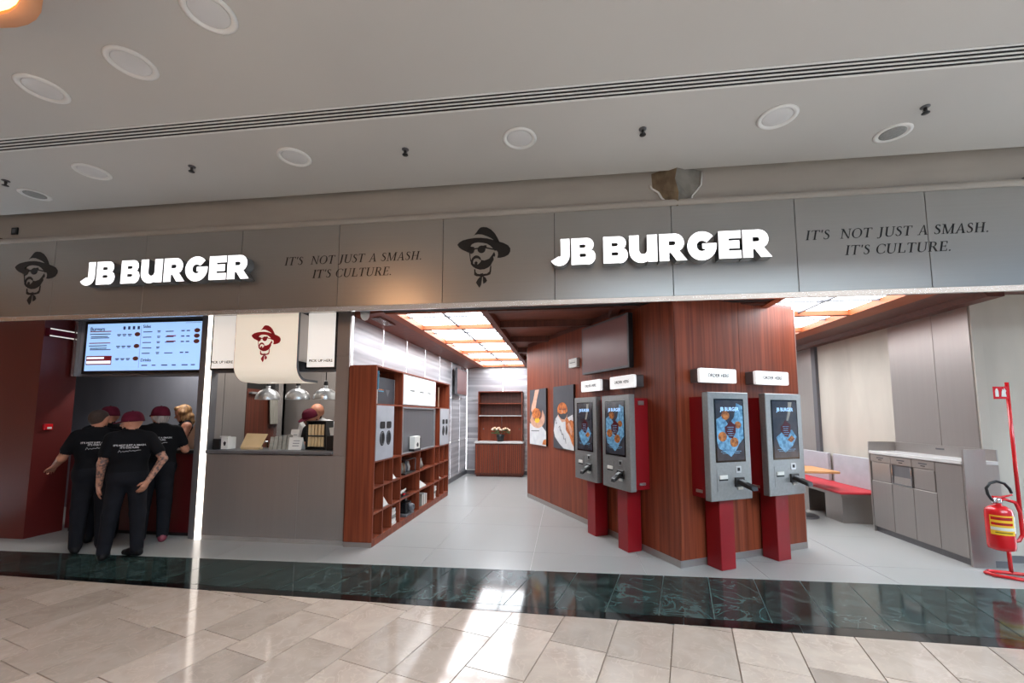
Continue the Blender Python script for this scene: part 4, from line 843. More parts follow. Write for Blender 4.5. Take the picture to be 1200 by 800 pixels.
M().prism(rrect(-.56, .56, 0, .685, .01)[::1], -.124, -.119).build('bezel', 'greyink', tv); box('screen', 'tvscreen', -.535, .535, -.1265, -.1238, .028, .66, tv)
eb = thing('wall_box', 'small white box on the wooden wall beside the monitor', 'wall box', onL(2.17, 2.35), RZL)
M().box(-.13, .13, -.06, 0, 0, .14).build('housing', 'white', eb, .006); box('label_plate', 'paper', -.11, .11, -.062, -.06, .03, .11, eb); box('text_lines', 'speakergrille', -.09, .09, -.0628, -.062, .065, .08, eb)
# ---- posters
def poster(label, s, w_, kind):
    t = thing('wall_poster', label, 'poster', onL(s, 1.05), RZL, 'food posters on the wooden wall')
    H = 1.035; h = w_/2
    box('board', 'blackplastic', -h, h, -.035, 0, 0, H, t); box('print', 'posterdark', -h, h, -.037, -.035, 0, H, t)
    def pl(poly, nm, mt, d=0): M().prism([(p[0]*w_, p[1]*H) for p in poly], -.0385-d, -.037-d).build(nm, mt, t)
    if kind == 'bowl':
        pl([(-.5, 0), (.5, 0), (.5, .25), (.2, .36), (-.5, .38)], 'cloth_picture', 'posterwhite')
        pl([(-.15, .99), (.10, .99), (-.05, .80), (-.12, .66), (-.02, .62), (.1, .64), (.12, .56), (-.3, .56), (-.42, .62), (-.36, .72), (-.25, .82)], 'arm_picture', 'postertan', .0004)
        pl([(p[0]-.02, p[1]+.47) for p in arc(0, 0, .46, 190, 385, 16, .17)]+[(.30, .62), (.25, .50), (.05, .40), (-.2, .43), (-.35, .55)], 'bowl_rim_picture', 'postertan', .0008)
        pl([(p[0]-.02, p[1]+.50) for p in arc(0, 0, .34, 0, 340, 16, .12)], 'bowl_inside_picture', 'menubrown', .0005)
        pl([(p[0]-.08, p[1]+.56) for p in arc(0, 0, .26, 0, 340, 14, .10)], 'burger_picture', 'posterorange', .0012)
        pl([(p[0]-.02, p[1]+.44) for p in arc(0, 0, .16, 0, 340, 10, .05)], 'fries_picture', 'yellow', .0012)
        pl([(.28, .02), (.5, .02), (.5, .12), (.36, .10)], 'bun_picture', 'posterorange', .0012); pl([(-.4, .25), (.1, .26), (.1, .245), (-.4, .235)], 'crease_picture', 'greyink', .0012)
    else:
        pl([(-.48, .28), (-.40, .46), (-.2, .56), (-.08, .50), (.10, .46), (.25, .50), (.46, .54), (.5, .40), (.5, .0), (.02, .01), (-.20, .08), (-.42, .18)], 'vest_picture', 'posterwhite')
        pl([(-.25, .52), (-.05, .42), (.20, .44), (.20, .56), (-.22, .58)], 'neck_picture', 'postertan', .0003)
        pl([(p[0]-.03, p[1]+.61) for p in arc(0, 0, .25, 0, 340, 16, .125)], 'head_picture', 'posterorange', .0006)
        pl([(-.26, .585), (-.20, .52), (-.08, .47), (.08, .465), (.18, .51), (.215, .585), (.12, .555), (.02, .56), (-.06, .548), (-.16, .556)], 'beard_picture', 'darkgrey', .0010)
        for ex0 in (-.20, .02): pl([(ex0, .615), (ex0+.13, .62), (ex0+.12, .638), (ex0+.02, .634)], 'brow_picture', 'menubrown', .0010)
        pl([(-.045, .615), (-.01, .615), (.015, .572), (-.07, .57)], 'nose_picture', 'postertan', .0010)
        pl([(.12, .46), (.2, .5), (.3, .44), (.36, .46), (.5, .44), (.5, .06), (.42, .10), (.3, .22), (.14, .30)], 'burger_picture', 'posterorange', .0010)
        pl([(.22, .40), (.30, .42), (.44, .30), (.4, .22), (.30, .30)], 'hand_picture', 'postertan', .0013)
        m = M()
        for a in ([(-.22, .33), (-.16, .36), (-.14, .28), (-.10, .30), (-.05, .22), (0, .24), (.04, .15), (.10, .17), (.14, .09)], [(-.42, .44), (-.36, .46), (-.35, .39), (-.30, .41)]): m.tube([(p[0]*w_, -.0388, p[1]*H) for p in a], .004, 5)
        m.build('script_print', 'ink', t)
poster('poster of a hand holding a burger bowl, farthest along the wooden wall', 3.565, .73, 'bowl')
poster('poster of a bearded man in white tank top eating a burger', 2.55, .71, 'man')

# ================================================================ RIGHT SIDE: SEATING AND WASTE STATION
XR = 4.66
wr = struct(box('wall_right', 'concrete', XR, XR+.1, 5.40, 11.6, 0, 3.06), 'cream grey plaster wall of the seating area', 'wall')
for a, b in ((5.42, 5.905), (5.91, 6.645)): box('steel_panel', 'steel', XR-.012, XR, a, b, 1.20, 2.90, wr, .002)
box('post', 'greyink', XR-.05, XR, 8.38, 8.50, 0, 2.95, wr); box('steel_panel', 'steel', XR-.03, XR, 8.51, 9.6, 0, 2.9, wr); box('steel_panel', 'steel', XR-.03, XR, 9.61, 11.5, 0, 2.9, wr)
struct(box('wall_pilaster', 'concrete', 4.668, 7.7, 5.42, 5.60, 0, 3.06), 'plain concrete pilaster at the right edge behind the extinguisher', 'wall')
struct(box('baseboard_pilaster', 'darksteel', 4.668, 7.7, 5.405, 5.42, 0, .075), 'grey baseboard under the concrete pilaster', 'baseboard')
struct(M().prism([(4.05, 2.94), (4.05, 3.06), (XR, 3.06), (XR, 2.87), (4.5, 2.87), (4.45, 2.93), (4.2, 2.93)], 5.0, 11.5, 'y').build('trim_6', 'woodd'), 'dark wood trim between glowing grid and right wall', 'trim')
struct(box('trim_7', 'woodd', 4.05, 7.7, 4.80, 5.30, 2.96, 3.06), 'dark soffit behind the fascia at the right end', 'trim')

CX = 4.29
ws = thing('waste_station', 'brushed steel waste station with tray top and four doors', 'cabinet', (4.47, 5.2, 0))
def wsb(nm, mt, x0, x1, y0, y1, z0, z1, par=None, bv=0): return box(nm, mt, x0-4.47, x1-4.47, y0-5.2, y1-5.2, z0, z1, par or ws, bv)
wsb('body', 'steel', CX+.02, XR-.02, 5.22, 6.64, .07, 1.07); wsb('plinth', 'darksteel', CX+.03, XR-.02, 5.21, 6.64, 0, .07)
wsb('side_panel', 'steel', CX-.002, 4.50, 5.195, 5.22, 0, 1.235); wsb('side_panel', 'steel', CX-.002, XR-.02, 6.63, 6.655, 0, 1.235)
wsb('worktop', 'worktop', CX-.01, XR-.02, 5.222, 6.628, 1.07, 1.11, bv=.003); wsb('backsplash', 'steel', XR-.035, XR-.018, 5.222, 6.628, 1.11, 1.235)
ys4 = [5.225, 5.572, 5.91, 6.255, 6.625]
for i, (a, b) in enumerate(zip(ys4, ys4[1:])):
    if i == 0: wsb('door', 'steel', CX, CX+.02, a+.003, b-.003, .08, 1.06, bv=.002); continue
    wsb('door', 'steel', CX, CX+.02, a+.003, b-.003, .08, .70+.03*(3-i)*0, bv=.002); wsb('header', 'steel', CX, CX+.02, a+.003, b-.003, .965, 1.06, bv=.002)
    g = wsb('label_slot', 'greyink', CX-.003, CX, (a+b)/2-.06, (a+b)/2+.06, 1.015, 1.03); wsb('label_mark', 'ink', CX-.003, CX, (a+b)/2-.03, (a+b)/2+.03, .99, 1.0, g)
    if i == 2:
        f_ = wsb('opening', 'darksteel', CX+.012, CX+.021, a+.02, b-.02, .71, .955)
        fl_ = M().box(-.004, .004, -.14, .14, 0, .22).build('push_flap', 'steel', ws, .002); fl_.location = (CX-4.47+.005, (a+b)/2-5.2, .72); fl_.rotation_euler = (0, math.radians(7), 0)
        wsb('frame_bar', 'chrome', CX-.002, CX+.012, a+.012, a+.024, .71, .955); wsb('frame_bar', 'chrome', CX-.002, CX+.012, b-.024, b-.012, .71, .955); wsb('frame_bar', 'chrome', CX-.004, CX+.012, a+.012, b-.012, .703, .715)
    else: wsb('push_flap', 'steel', CX+.004, CX+.018, a+.02, b-.02, .71, .955, bv=.003)
wsb('tray_label', 'greyink', XR-.037, XR-.035, 5.85, 5.97, 1.18, 1.20)

bn = thing('bench', 'steel bench with red seat along the plaster wall', 'bench', (4.32, 7.9, 0))
def bb(nm, mt, x0, x1, y0, y1, z0, z1, bv=0): return box(nm, mt, x0-4.32, x1-4.32, y0-7.9, y1-7.9, z0, z1, bn, bv)
bb('seat_frame', 'steel', 4.05, 4.64, 6.92, 9.6, .40, .44); bb('seat_cushion', 'redseat', 4.03, 4.64, 6.90, 9.6, .44, .475, .008)
for y in (7.02, 7.9, 8.8): bb('leg_panel', 'steel', 4.12, 4.16, y, y+.42, 0, .40); bb('leg_panel', 'steel', 4.16, 4.60, y, y+.03, 0, .40)
bb('backrest', 'benchgrey', 4.58, 4.63, 7.08, 7.98, .475, .95, .006); bb('backrest', 'benchgrey', 4.58, 4.63, 8.12, 9.3, .475, .95, .006)
tb = thing('dining_table', 'oak topped table over the red bench', 'table', (3.75, 7.45, 0))
M().box(-.45, .39, -.40, .35, .72, .755).build('table_top', 'oak', tb, .006); M().lathe([(.04, .03), (.04, .72)], n=14).build('column', 'darksteel', tb); M().lathe([(.24, 0), (.24, .02), (.05, .03)], n=24).build('foot', 'darksteel', tb)
b2 = thing('bench', 'red seated bench farther back at the table', 'bench', (4.2, 10.2, 0))
box('seat_cushion', 'redseat', -.28, .30, -.5, .5, .44, .475, b2); box('seat_frame', 'steel', -.26, .3, -.48, .5, .40, .44, b2); box('leg_panel', 'steel', -.2, .25, -.4, -.36, 0, .4, b2); box('leg_panel', 'steel', -.2, .25, .36, .4, 0, .4, b2); box('backrest', 'benchgrey', -.28, .30, .45, .5, .475, .95, b2)

# ---- fire extinguisher on its stand
es = thing('extinguisher_stand', 'red tubular extinguisher stand with small sign at the right edge', 'stand', (4.50, 4.98, 0))
R0 = .017
M().tube([(-.26, -.06, .018), (-.27, .02, .018), (-.20, .07, .018), (-.03, .03, .018), (.10, -.01, .018), (.22, -.10, .018), (.20, -.20, .018), (.05, -.22, .018), (-.10, -.16, .018)], R0, 8, closed=True).build('foot_loop', 'fire', es)
M().tube([(-.03, .03, .02), (-.035, .03, .30)], R0, 8).build('lower_post', 'fire', es)
M().tube([(-.035, .03, .26), (-.02, .03, .32), (.06, .02, .34), (.095, .02, .40), (.095, .02, .62), (.06, .02, .72), (-.08, .01, .765), (-.16, 0, .77)], R0, 8).build('support_arm', 'fire', es)
M().tube([(.095, .02, .42), (.093, .02, 1.95)], R0*.95, 8).build('pole', 'fire', es)
sg = box('sign_plate', 'fire', -.055, .08, .0, .006, 1.775, 1.905, es)
M().prism([(-.04, 1.80), (-.01, 1.80), (-.01, 1.86), (-.018, 1.885), (-.03, 1.885), (-.04, 1.86)], -.002, 0).prism([(.015, 1.80), (.06, 1.80), (.055, 1.84), (.062, 1.86), (.045, 1.89), (.04, 1.865), (.03, 1.88), (.02, 1.85)], -.002, 0).build('pictogram', 'white', sg)
ex = thing('fire_extinguisher', 'red fire extinguisher with yellow label and black hose', 'fire extinguisher', (4.355, 4.95, .26))
M().lathe([(.07, 0), (.098, .012), (.102, .04), (.102, .36), (.095, .40), (.06, .432), (.03, .44), (.028, .46)], n=32).build('cylinder', 'fire', ex)
def wrap(nm, mt, a0, a1, z0, z1, r=.1035):
    m = M(); n_ = 14; A = [math.radians(a0+(a1-a0)*i/n_) for i in range(n_+1)]
    vs_ = [(r*math.cos(a), r*math.sin(a), z) for z in (z0, z1) for a in A]
    m.add(vs_, [(i, i+1, n_+2+i, n_+1+i) for i in range(n_)], 0, True); return m.build(nm, mt, ex, recalc=False)
wrap('label_yellow', 'yellow', -170, -65, .16, .35); wrap('label_white', 'paper', -64, -5, .18, .345)
for z0, z1 in ((.305, .335), (.255, .280)): wrap('label_red_band', 'fire', -165, -75, z0, z1, .1042)
wrap('label_pale_band', 'paper', -168, -68, .205, .235, .1042); wrap('label_dark_text', 'ink', -150, -90, .266, .272, .1047); wrap('label_dark_text', 'ink', -155, -85, .316, .322, .1047)
wrap('label_dark_text', 'ink', -150, -80, .18, .188, .1047); wrap('label_grey_text', 'speakergrille', -55, -20, .28, .29, .1047); wrap('label_grey_text', 'speakergrille', -55, -15, .24, .25, .1047)
M().lathe([(.026, .45), (.03, .47), (.03, .50), (.018, .515)], n=14).build('valve', 'chrome', ex)
M().tube([(-.02, 0, .50), (.05, .0, .52), (.13, -.01, .545)], [.012, .012, .008], 8).tube([(.0, 0, .485), (.07, 0, .495), (.12, 0, .50)], [.012, .01, .008], 8).build('handle', 'fire', ex)
M().tube([(-.03, -.01, .475), (-.07, -.02, .50), (-.105, -.03, .55), (-.115, -.03, .61), (-.08, -.03, .66), (-.02, -.03, .68), (.05, -.03, .66), (.10, -.02, .61), (.125, -.01, .565)], .0135, 8).build('hose', 'blackplastic', ex)
M().lathe([(.018, 0), (.02, .03), (.014, .05)], (-.045, -.012, .455), 10).build('hose_fitting', 'chrome', ex)
hg = box('bracket_clip', 'chrome', .085, .11, -.02, .05, .20, .22, ex)

# ================================================================ MALL HALL BEHIND THE CAMERA
mw = struct(M().box(-12.2, -12, -9.6, 4.7, 0, 7).build('wall_mall_left', 'mallwall'), 'warm wall closing the mall hall far to the left', 'wall')
ow = struct(M().box(-12, 1.0, -9.8, -9.6, 0, 7).box(1.0, 12, -9.8, -9.6, 0, 1.0).box(1.0, 12, -9.8, -9.6, 6.2, 7).build('wall_mall_opposite', 'mallwall'), 'warm wall of the mall hall opposite the shop', 'wall')
for k in range(7): box('mullion', 'greyink', .95+k*1.8, 1.05+k*1.8, -9.75, -9.65, 1.0, 6.2, ow)
ch = struct(M().box(-12.2, 1.0, -9.8, 1.0, 6.9, 7.05).box(1.0, 12, -9.8, -8.4, 6.9, 7.05).box(1.0, 12, .4, 1.0, 6.9, 7.05).build('ceiling_hall', 'plaster'), 'high mall hall ceiling with a roof opening added for daylight, unseen behind the viewer', 'ceiling')  # roof opening holds no glass, added to let more sky light in
for k in range(7): box('roof_mullion', 'greyink', .95+k*1.7, 1.05+k*1.7, -8.4, .4, 6.9, 7.0, ch)
struct(box('wall_hall_upstand', 'plaster', -12.2, 12, .95, 1.0, 4.316, 6.9), 'upstand between the low and the high mall ceiling', 'wall')
struct(box('wall_over_shop', 'band', -12.2, 12, 4.85, 5.0, 4.0, 7.0), 'wall above the shopfront hidden by the ceiling', 'wall')
struct(box('wall_shop_left_neighbour', 'mallwall', -12.2, -8.2, 4.75, 4.85, 0, 4.4), 'plain neighbouring shopfront wall left of the shop', 'wall')
struct(box('wall_shop_right_neighbour', 'mallwall', 7.7, 12, 4.75, 4.85, 0, 4.4), 'plain neighbouring shopfront wall right of the shop', 'wall')

box('glazing', 'tinted', 1.0, 12, -9.71, -9.69, 1.0, 6.2, ow)
rw = struct(M().box(12, 12.2, -9.8, 4.85, 0, .6).box(12, 12.2, -9.8, 4.85, 6.2, 7).build('wall_mall_right', 'mallwall'), 'glazed end of the mall hall far to the right', 'wall')
box('glazing', 'tinted', 12.08, 12.1, -9.8, 4.85, .6, 6.2, rw)
for k in range(8): box('mullion', 'greyink', 12.0, 12.15, -9.6+k*1.9, -9.5+k*1.9, .6, 6.2, rw)

# ================================================================ PEOPLE
GROUPS = ['skin', 'tattoo', 'shirt', 'trousers', 'shoe', 'accent']
class Field:
    def __init__(s, lo, hi, vox):
        s.lo = np.array(lo, float); s.vox = vox; s.n = np.ceil((np.array(hi)-s.lo)/vox).astype(int)+1
        s.F = np.full(s.n, .5, np.float32); s.G = np.zeros(s.n, np.int8)
    def sub(s, lo, hi, pad):
        a = np.maximum(((np.array(lo)-pad-s.lo)/s.vox).astype(int), 0); b = np.minimum(((np.array(hi)+pad-s.lo)/s.vox).astype(int)+2, s.n)
        sl = tuple(slice(i, j) for i, j in zip(a, b)); ax = [(s.lo[k]+np.arange(a[k], b[k])*s.vox).astype(np.float32) for k in range(3)]
        return sl, np.meshgrid(*ax, indexing='ij')
    def put(s, sl, d, g, k):
        F = s.F[sl]; G = s.G[sl]; G[d < F] = g
        h = np.maximum(k-np.abs(F-d), 0)/k; s.F[sl] = np.minimum(F, d)-h*h*k*.25
    def cap(s, a, b, ra, rb, g, k=.02, ys=1.0):
        a = np.array(a, float); b = np.array(b, float); r = max(ra, rb)
        sl, (X, Y, Z) = s.sub(np.minimum(a, b)-r, np.maximum(a, b)+r, .06)
        if X.size == 0: return
        A = a*[1, 1/ys, 1]; D = (b-a)*[1, 1/ys, 1]; px, py, pz = X-A[0], Y/ys-A[1], Z-A[2]
        L = float(D@D) or 1e-9; t = np.clip((px*D[0]+py*D[1]+pz*D[2])/L, 0, 1)
        d = np.sqrt((px-t*D[0])**2+(py-t*D[1])**2+(pz-t*D[2])**2)-(ra+(rb-ra)*t)
        s.put(sl, d*(min(1, ys)), g, k)
    def ell(s, c, r, g, k=.02):
        c = np.array(c, float); r = np.array(r, float)
        sl, (X, Y, Z) = s.sub(c-r, c+r, .05)
        if X.size == 0: return
        q = np.sqrt(((X-c[0])/r[0])**2+((Y-c[1])/r[1])**2+((Z-c[2])/r[2])**2)
        s.put(sl, (q-1)*r.min(), g, k)
    def mesh(s):
        F = s.F; n = F.shape; ins = F < 0
        cs = np.zeros(tuple(np.array(n)-1), int)
        for i in (0, 1):
            for j in (0, 1):
                for k in (0, 1): cs += ins[i:n[0]-1+i, j:n[1]-1+j, k:n[2]-1+k]
        act = (cs > 0) & (cs < 8); idx = -np.ones(act.shape, int); C = np.argwhere(act); idx[act] = np.arange(len(C))
        acc = np.zeros((len(C), 3)); cnt = np.zeros(len(C))
        cor = [(i, j, k) for i in (0, 1) for j in (0, 1) for k in (0, 1)]
        for a in cor:
            for ax in range(3):
                if a[ax]: continue
                b = list(a); b[ax] = 1
                fa = F[C[:, 0]+a[0], C[:, 1]+a[1], C[:, 2]+a[2]]; fb = F[C[:, 0]+b[0], C[:, 1]+b[1], C[:, 2]+b[2]]
                m = (fa < 0) != (fb < 0); t = np.where(m, fa/np.where(m, fa-fb, 1), 0)
                p = np.tile(np.array(a, float), (len(C), 1)); p[:, ax] += t
                acc[m] += p[m]; cnt[m] += 1
        V = s.lo+(C+acc/cnt[:, None])*s.vox
        vg = s.G[C[:, 0], C[:, 1], C[:, 2]]
        faces = []
        for ax in range(3):
            u, v = (ax+1) % 3, (ax+2) % 3
            sl0 = [slice(1, -1)]*3; sl0[ax] = slice(0, n[ax]-1); sl1 = list(sl0); sl1[ax] = slice(1, n[ax])
            A = ins[tuple(sl0)]; B = ins[tuple(sl1)]
            E = np.argwhere(A != B); 
            if not len(E): continue
            flip = A[tuple(E.T)]
            off = np.ones(3, int); off[ax] = 0; E = E+off
            def cell(du, dv):
                q = E.copy(); q[:, u] -= du; q[:, v] -= dv; return idx[q[:, 0], q[:, 1], q[:, 2]]
            q = np.stack([cell(1, 1), cell(0, 1), cell(0, 0), cell(1, 0)], 1)
            q[~flip] = q[~flip][:, ::-1]; faces.append(q)
        Fc = np.concatenate(faces); Fc = Fc[(Fc >= 0).all(1)]
        return V, Fc, vg
def smooth_v(V, Fc, it=2):
    for _ in range(it):
        acc = np.zeros_like(V); c = np.zeros(len(V))
        for a, b in ((0, 1), (1, 2), (2, 3), (3, 0)):
            np.add.at(acc, Fc[:, a], V[Fc[:, b]]); np.add.at(c, Fc[:, a], 1); np.add.at(acc, Fc[:, b], V[Fc[:, a]]); np.add.at(c, Fc[:, b], 1)
        V = V*.5+.5*acc/np.maximum(c, 1)[:, None]
    return V
def field_obj(name, fl, mats, parent, smooth=1):
    V, Fc, vg = fl.mesh(); V = smooth_v(V, Fc, smooth)
    me = bpy.data.meshes.new(name); me.from_pydata(V.tolist(), [], Fc.tolist())
    for m_ in mats: me.materials.append(MT[m_])
    me.polygons.foreach_set('material_index', np.array(vg)[Fc[:, 0]].astype(np.int32)); me.polygons.foreach_set('use_smooth', np.ones(len(Fc), bool))
    return link(name, me, parent)
def v3(*a): return np.array(a, float)
def hand(fl, wr, d, n, side, g=0, curl=.5):
    d = d/np.linalg.norm(d); n = n-d*(n@d); n = n/np.linalg.norm(n); s = np.cross(d, n)*side
    for i in range(4): fl.cap(wr, wr+d*.085+s*(.030-.02*i), .020, .0135, g, .012)
    ln = [.072, .080, .074, .058]
    for i in range(4):
        p = wr+d*.085+s*(.031-.021*i); dd = d.copy(); L = ln[i]
        for j, fr in enumerate((.45, .32, .27)):
            a = curl*(.5+.5*j); dd2 = dd*math.cos(a)+n*math.sin(a); n2 = None
            q = p+dd2*L*fr; fl.cap(p, q, .0098-.0008*j, .0092-.0009*j, g, .004); p = q
    b = wr+d*.025+s*.028; m_ = b+d*.032+s*.026+n*.012; e = m_+d*.034+s*.006+n*.012
    fl.cap(wr+d*.015+s*.01, b, .018, .014, g, .01); fl.cap(b, m_, .0125, .011, g, .006); fl.cap(m_, e, .011, .009, g, .005)
def person(label, loc, rz, H=1.68, arms=None, legs=None, head_yaw=0, head_pitch=0, cap=None, hair=None, vox=.010, shirt='shirt', trousers='trousers', shoe='shoe', tattoo=False, print_back=False, build=1.0, lean=0.0, group=None, short=False, beard=False, skin='skin', sleeveless=False):
    """a standing figure facing +y; arms: {side: (elbow, wrist, palm normal)} in metres for a 1.70 m body"""
    t = thing('person', label, 'person', loc, rz, group); k = H/1.70
    arms = arms or {}; legs = legs or {}
    lo, hi = v3(-.62, -.45, -.01), v3(.62, .55, 1.74)
    f = Field(lo, hi, vox); W = build
    SK, TA, SHI, TRO, SHO = 0, 1, 2, 3, 4
    tor = v3(0, lean, 0)
    # legs and pelvis
    for s in (-1, 1):
        kn, an, tw = legs.get(s, (v3(s*.105, .015, .49), v3(s*.11, -.02, .085), 0))
        f.cap(v3(s*.085, 0, .90), kn, .105*W, .078, TRO, .03); f.cap(kn, an, .078, .062, TRO, .02)
        dr = v3(math.sin(tw), math.cos(tw), 0)
        f.cap(an+dr*-.035-v3(0, 0, .045), an+dr*.10-v3(0, 0, .048), .042, .044, SHO, .015); f.cap(an+dr*.10-v3(0, 0, .048), an+dr*.17-v3(0, 0, .055), .046, .034, SHO, .015); f.cap(an, an-v3(0, 0, .04), .05, .045, SHO, .01)
    f.cap(v3(-.075*W, -.01, .93), v3(.075*W, -.01, .93), .12*W, .12*W, TRO, .04, 1.0)
    # torso
    f.cap(v3(-.07*W, .0, 1.02)+tor*.3, v3(.07*W, .0, 1.02)+tor*.3, .125*W, .125*W, SHI, .05, .95); f.cap(v3(-.08*W, 0, 1.18)+tor*.6, v3(.08*W, 0, 1.18)+tor*.6, .125*W, .125*W, SHI, .06, .88)
    f.cap(v3(-.10*W, 0, 1.31)+tor*.9, v3(.10*W, 0, 1.31)+tor*.9, .115, .115, SHI, .06, .88); f.cap(v3(-.15*W, -.01, 1.405)+tor, v3(.15*W, -.01, 1.405)+tor, .062, .062, SHI, .05); f.cap(v3(-.06, -.02, 1.44)+tor, v3(.06, -.02, 1.44)+tor, .05, .05, SHI, .04)
    # hem of the shirt, slightly proud of the trousers
    f.cap(v3(-.08*W, 0, .93)+tor*.2, v3(.08*W, 0, .93)+tor*.2, .128*W, .128*W, SHI, .02, .98) if not short else None
    # neck and head
    hc = v3(0, .025, 1.575)+tor*1.15
    f.cap(v3(0, -.01, 1.43)+tor, hc+v3(0, -.02, -.07), .055, .054, SK, .02)
    cyw, syw = math.cos(head_yaw), math.sin(head_yaw); cp_, sp_ = math.cos(head_pitch), math.sin(head_pitch)
    def hp(x, y, z):
        y2, z2 = y*cp_+z*sp_, -y*sp_+z*cp_
        return hc+v3(x*cyw-y2*syw, x*syw+y2*cyw, z2)
    def hball(p, r, g, kk=.02):
        f.cap(p, p+v3(.0005, 0, 0), r, r, g, kk)
    for z_, y_, r_ in ((.035, -.012, .088), (.03, .012, .088), (-.005, .0, .080), (-.05, .03, .058), (-.085, .052, .036)): hball(hp(0, y_, z_), r_, SK, .03)
    f.cap(hp(0, .088, .0), hp(0, .108, -.032), .011, .016, SK, .012)                 # nose
    f.cap(hp(-.022, .088, -.062), hp(.022, .088, -.062), .009, .009, SK, .01)         # lips
    for s in (-1, 1):
        f.cap(hp(s*.082, .0, .012), hp(s*.084, -.004, -.03), .018, .012, SK, .008); f.cap(hp(s*.03, .082, .022), hp(s*.045, .078, .022), .012, .010, SK, .01)
    # arms
    for s in (-1, 1):
        sh = v3(s*.185*W, -.01, 1.385)+tor
        el, wr, pn = arms.get(s, (v3(s*.245*W, -.03, 1.12), v3(s*.25*W, .04, .88), v3(-s, 0, 0)))
        el = v3(*el); wr = v3(*wr); AS = TA if tattoo else SK
        mid = sh+(el-sh)*.62
        f.cap(sh, mid, *((.058, .050, SK) if sleeveless else (.070, .066, SHI)), .03); f.cap(mid, el, .050, .043, AS, .01); f.cap(el, wr, .044, .030, AS, .015)
        hand(f, wr, wr-el, v3(*pn), -s if True else s, SK, .45)
    f.F = np.maximum(f.F, -(f.lo[2]+np.arange(f.n[2])*f.vox)[None, None, :]+.0)
    b = field_obj('body', f, [skin, 'tattoo', shirt, trousers, shoe], t, 1); b.scale = (k, k, k)
    # eyes and brows
    m = M()
    for s in (-1, 1):
        p = hp(s*.034, .086, .012); m.lathe([(.001, -.009), (.008, -.005), (.0095, 0), (.008, .005), (.001, .009)], tuple(p), 8)
    m.build('eyes', 'ink', t).scale = (k, k, k)
    def dome(nm, mt, rx, ry, rz_, zc, zmin, yoff=0, zback=None):
        n1, n2 = 20, 8; loops = []
        for j in range(n2+1):
            e = math.pi/2*j/n2; lo_ = []
            for i in range(n1):
                a = 2*math.pi*i/n1; zz = rz_*math.sin(e); r_ = max(math.cos(e), 0)**.62
                base = zmin if zback is None else zmin+(zback-zmin)*(.5-.5*math.sin(a))
                lo_.append(tuple(hp(rx*r_*math.cos(a), yoff+ry*r_*math.sin(a), zc+max(zz, 0)+base*(1-j/n2))))
            loops.append(lo_)
        m = M().ring(loops, 0, True, True, True); return m
    if cap:
        m = dome('cap', cap, .100, .112, .128, .006, 0, -.004)
        c_ = m.build('cap', cap, t); c_.scale = (k, k, k)
        n_ = 12
        top, bot = [], []
        for i in range(n_+1):
            a = math.pi*i/n_; x = .084*math.cos(a); y = .070+.115*math.sin(a); z = .020-.022*math.sin(a)-.06*x*x/.1
            top.append(tuple(hp(x, y, z+.004))); bot.append(tuple(hp(x, y, z-.004)))
        m = M(); N = len(top); m.add(top+bot, [tuple(range(N))[::-1], tuple(range(N, 2*N))]+[(i, i+1, N+i+1, N+i) for i in range(N-1)]); m.build('brim', cap, c_)
        m = M(); 
        M().lathe([(.012, 0), (.008, .008), (.001, .010)], tuple(hp(0, -.004, .131)), 8).build('button', cap, c_)
    if hair:
        h = Field(hc-.17, hc+.17, .009) if hair != 'long' else Field(hc-v3(.2, .2, .27), hc+v3(.2, .2, .17), .009)
        if hair == 'crop':
            for z_, y_, r_ in ((.040, -.014, .0905), (.040, .006, .089), (.012, -.020, .083)): p = hp(0, y_, z_); h.cap(p, p+.0005, r_, r_, 0, .02)
            mt = 'hairdark'
        elif hair == 'grey':
            for x_, z_, y_, r_ in ((0, .03, -.018, .090), (0, -.015, -.03, .070), (.06, -.02, -.012, .032), (-.06, -.02, -.012, .032), (.03, -.055, -.05, .034), (-.03, -.06, -.05, .030), (0, -.05, -.062, .032)): p = hp(x_, y_, z_); h.cap(p, p+.0005, r_, r_, 0, .02)
            mt = 'hairgrey'
        else:
            R_ = random.Random(2)
            for x_, z_, y_, r_ in ((0, .045, -.02, .096), (.06, .01, -.01, .055), (-.06, .01, -.01, .055), (.07, -.07, -.01, .045), (-.07, -.07, -.01, .045), (.06, -.14, -.01, .04), (-.06, -.14, -.01, .04), (0, -.06, -.06, .07), (0, -.14, -.06, .06), (.03, .09, .06, .035), (-.04, .09, .05, .04)): p = hp(x_+R_.uniform(-.008, .008), y_, z_); h.cap(p, p+.0005, r_, r_, 0, .025)
            mt = 'hairblond'
        o = field_obj('hair', h, [mt], t, 1); o.scale = (k, k, k)
    if beard:
        h = Field(hc-.17, hc+.17, .009)
        for s in (-1, 0, 1): p = hp(s*.035, .055-.02*abs(s), -.085+.02*abs(s)); h.cap(p, p+.0005, .036, .036, 0, .02)
        field_obj('beard', h, ['hairdark'], t, 1).scale = (k, k, k)
    if print_back:
        F = f.F; ax = [f.lo[i]+np.arange(f.n[i])*f.vox for i in range(3)]
        def back(x, z):
            i = int(round((x-f.lo[0])/f.vox)); kz = int(round((z-f.lo[2])/f.vox)); c = F[i, :, kz]; j = int(np.argmax(c < 0))
            if j < 1: return -.1
            a0, a1 = c[j-1], c[j]; return f.lo[1]+(j-1+a0/(a0-a1))*f.vox
        m = M()
        for body, sz, z in (("IT'S NOT JUST A SMASH.", .027, 1.305), ("IT'S CULTURE.", .027, 1.278)):
            v, fc, nz = text_geo(body, sz, .002); m.add([(p[0], back(p[0], z)-.002-p[2], z+p[1]) for p in v], fc)
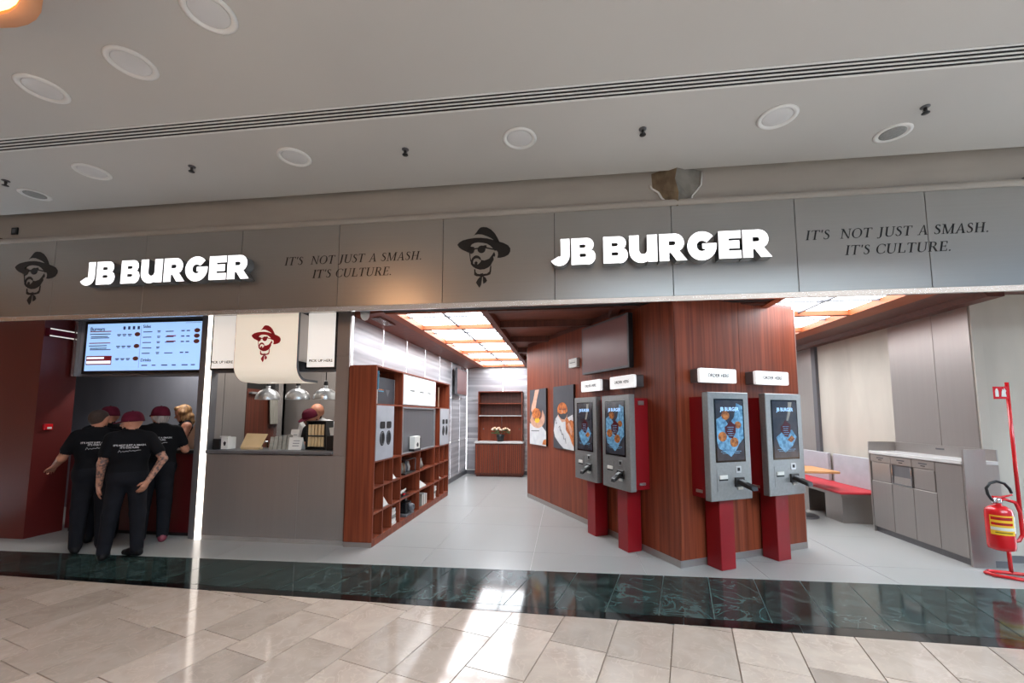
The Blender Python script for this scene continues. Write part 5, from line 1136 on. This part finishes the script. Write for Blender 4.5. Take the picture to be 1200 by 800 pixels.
        pts = [(-.10, 1.225), (-.09, 1.25), (-.075, 1.225), (-.06, 1.24), (-.05, 1.228), (-.03, 1.24), (-.01, 1.232), (0, 1.25), (.01, 1.235), (.03, 1.243), (.045, 1.236), (.07, 1.245), (.10, 1.245)]
        m.tube([(x, back(x, z)-.002, z) for x, z in pts], .0022, 5)
        m.build('back_print', 'whiteink', t, recalc=False).scale = (k, k, k)
    return t
person('man in maroon cap and black t-shirt standing in front, hand on hip', (-4.97, 4.33, 0), .80, 1.63, {1: ((.315, -.08, 1.13), (.19, -.12, .88), (-.6, .6, 0)), -1: ((-.235, -.02, 1.10), (-.25, .05, .84), (1, .2, 0))},
       {-1: (v3(-.13, .02, .49), v3(-.16, -.02, .085), .1), 1: (v3(.11, .02, .49), v3(.13, -.03, .085), -.7)}, head_yaw=1.3, head_pitch=.08, cap='maroon', hair=None, vox=.0085, tattoo=True, print_back=True, build=.93)
person('man with shaved brown hair and black t-shirt at the left, arm reaching to the wall', (-5.58, 4.46, 0), .95, 1.65, {1: ((.21, .06, 1.11), (.12, .20, .95), (-1, 0, 0)), -1: ((-.29, .07, 1.12), (-.34, .24, 1.02), (0, 0, -1))}, head_yaw=-.75, hair='crop', print_back=True, build=.96)
person('man in maroon cap half hidden between the two men in front', (-5.90, 4.84, 0), .9, 1.70, {}, head_yaw=.3, cap='maroon', vox=.011)
person('woman with grey hair in maroon cap at the desk, pink soled shoes', (-5.18, 4.86, 0), .72, 1.70, {1: ((.28, .02, 1.14), (.22, .22, 1.185), (0, 0, -1)), -1: ((-.24, .08, 1.14), (-.12, .24, 1.185), (0, 0, -1))}, head_yaw=.45, cap='maroon', hair='grey', shoe='pinkshoe', print_back=True, vox=.0095, build=.98)
person('blond woman in black top behind the ordering desk', (-5.92, 5.97, 0), 2.45, 1.74, {1: ((.24, .06, 1.14), (.14, .27, 1.16), (0, 0, -1)), -1: ((-.24, .06, 1.14), (-.14, .27, 1.16), (0, 0, -1))}, head_yaw=-.35, head_pitch=.25, hair='long', vox=.0105, build=.92, sleeveless=True)
person('kitchen worker in maroon cap bending behind the pick-up ledge', (-3.62, 5.82, 0), 2.5, 1.68, {1: ((.26, .08, 1.14), (.14, .24, 1.22), (0, 0, -1)), -1: ((-.26, .08, 1.14), (-.14, .24, 1.22), (0, 0, -1))}, head_yaw=.3, head_pitch=.35, cap='maroon', vox=.0105, lean=.06)
person('bald man in white shirt at the back of the kitchen', (-3.84, 6.20, 0), 3.4, 1.77, {}, head_yaw=.2, head_pitch=.1, beard=True, shirt='whiteshirt', vox=.0105)
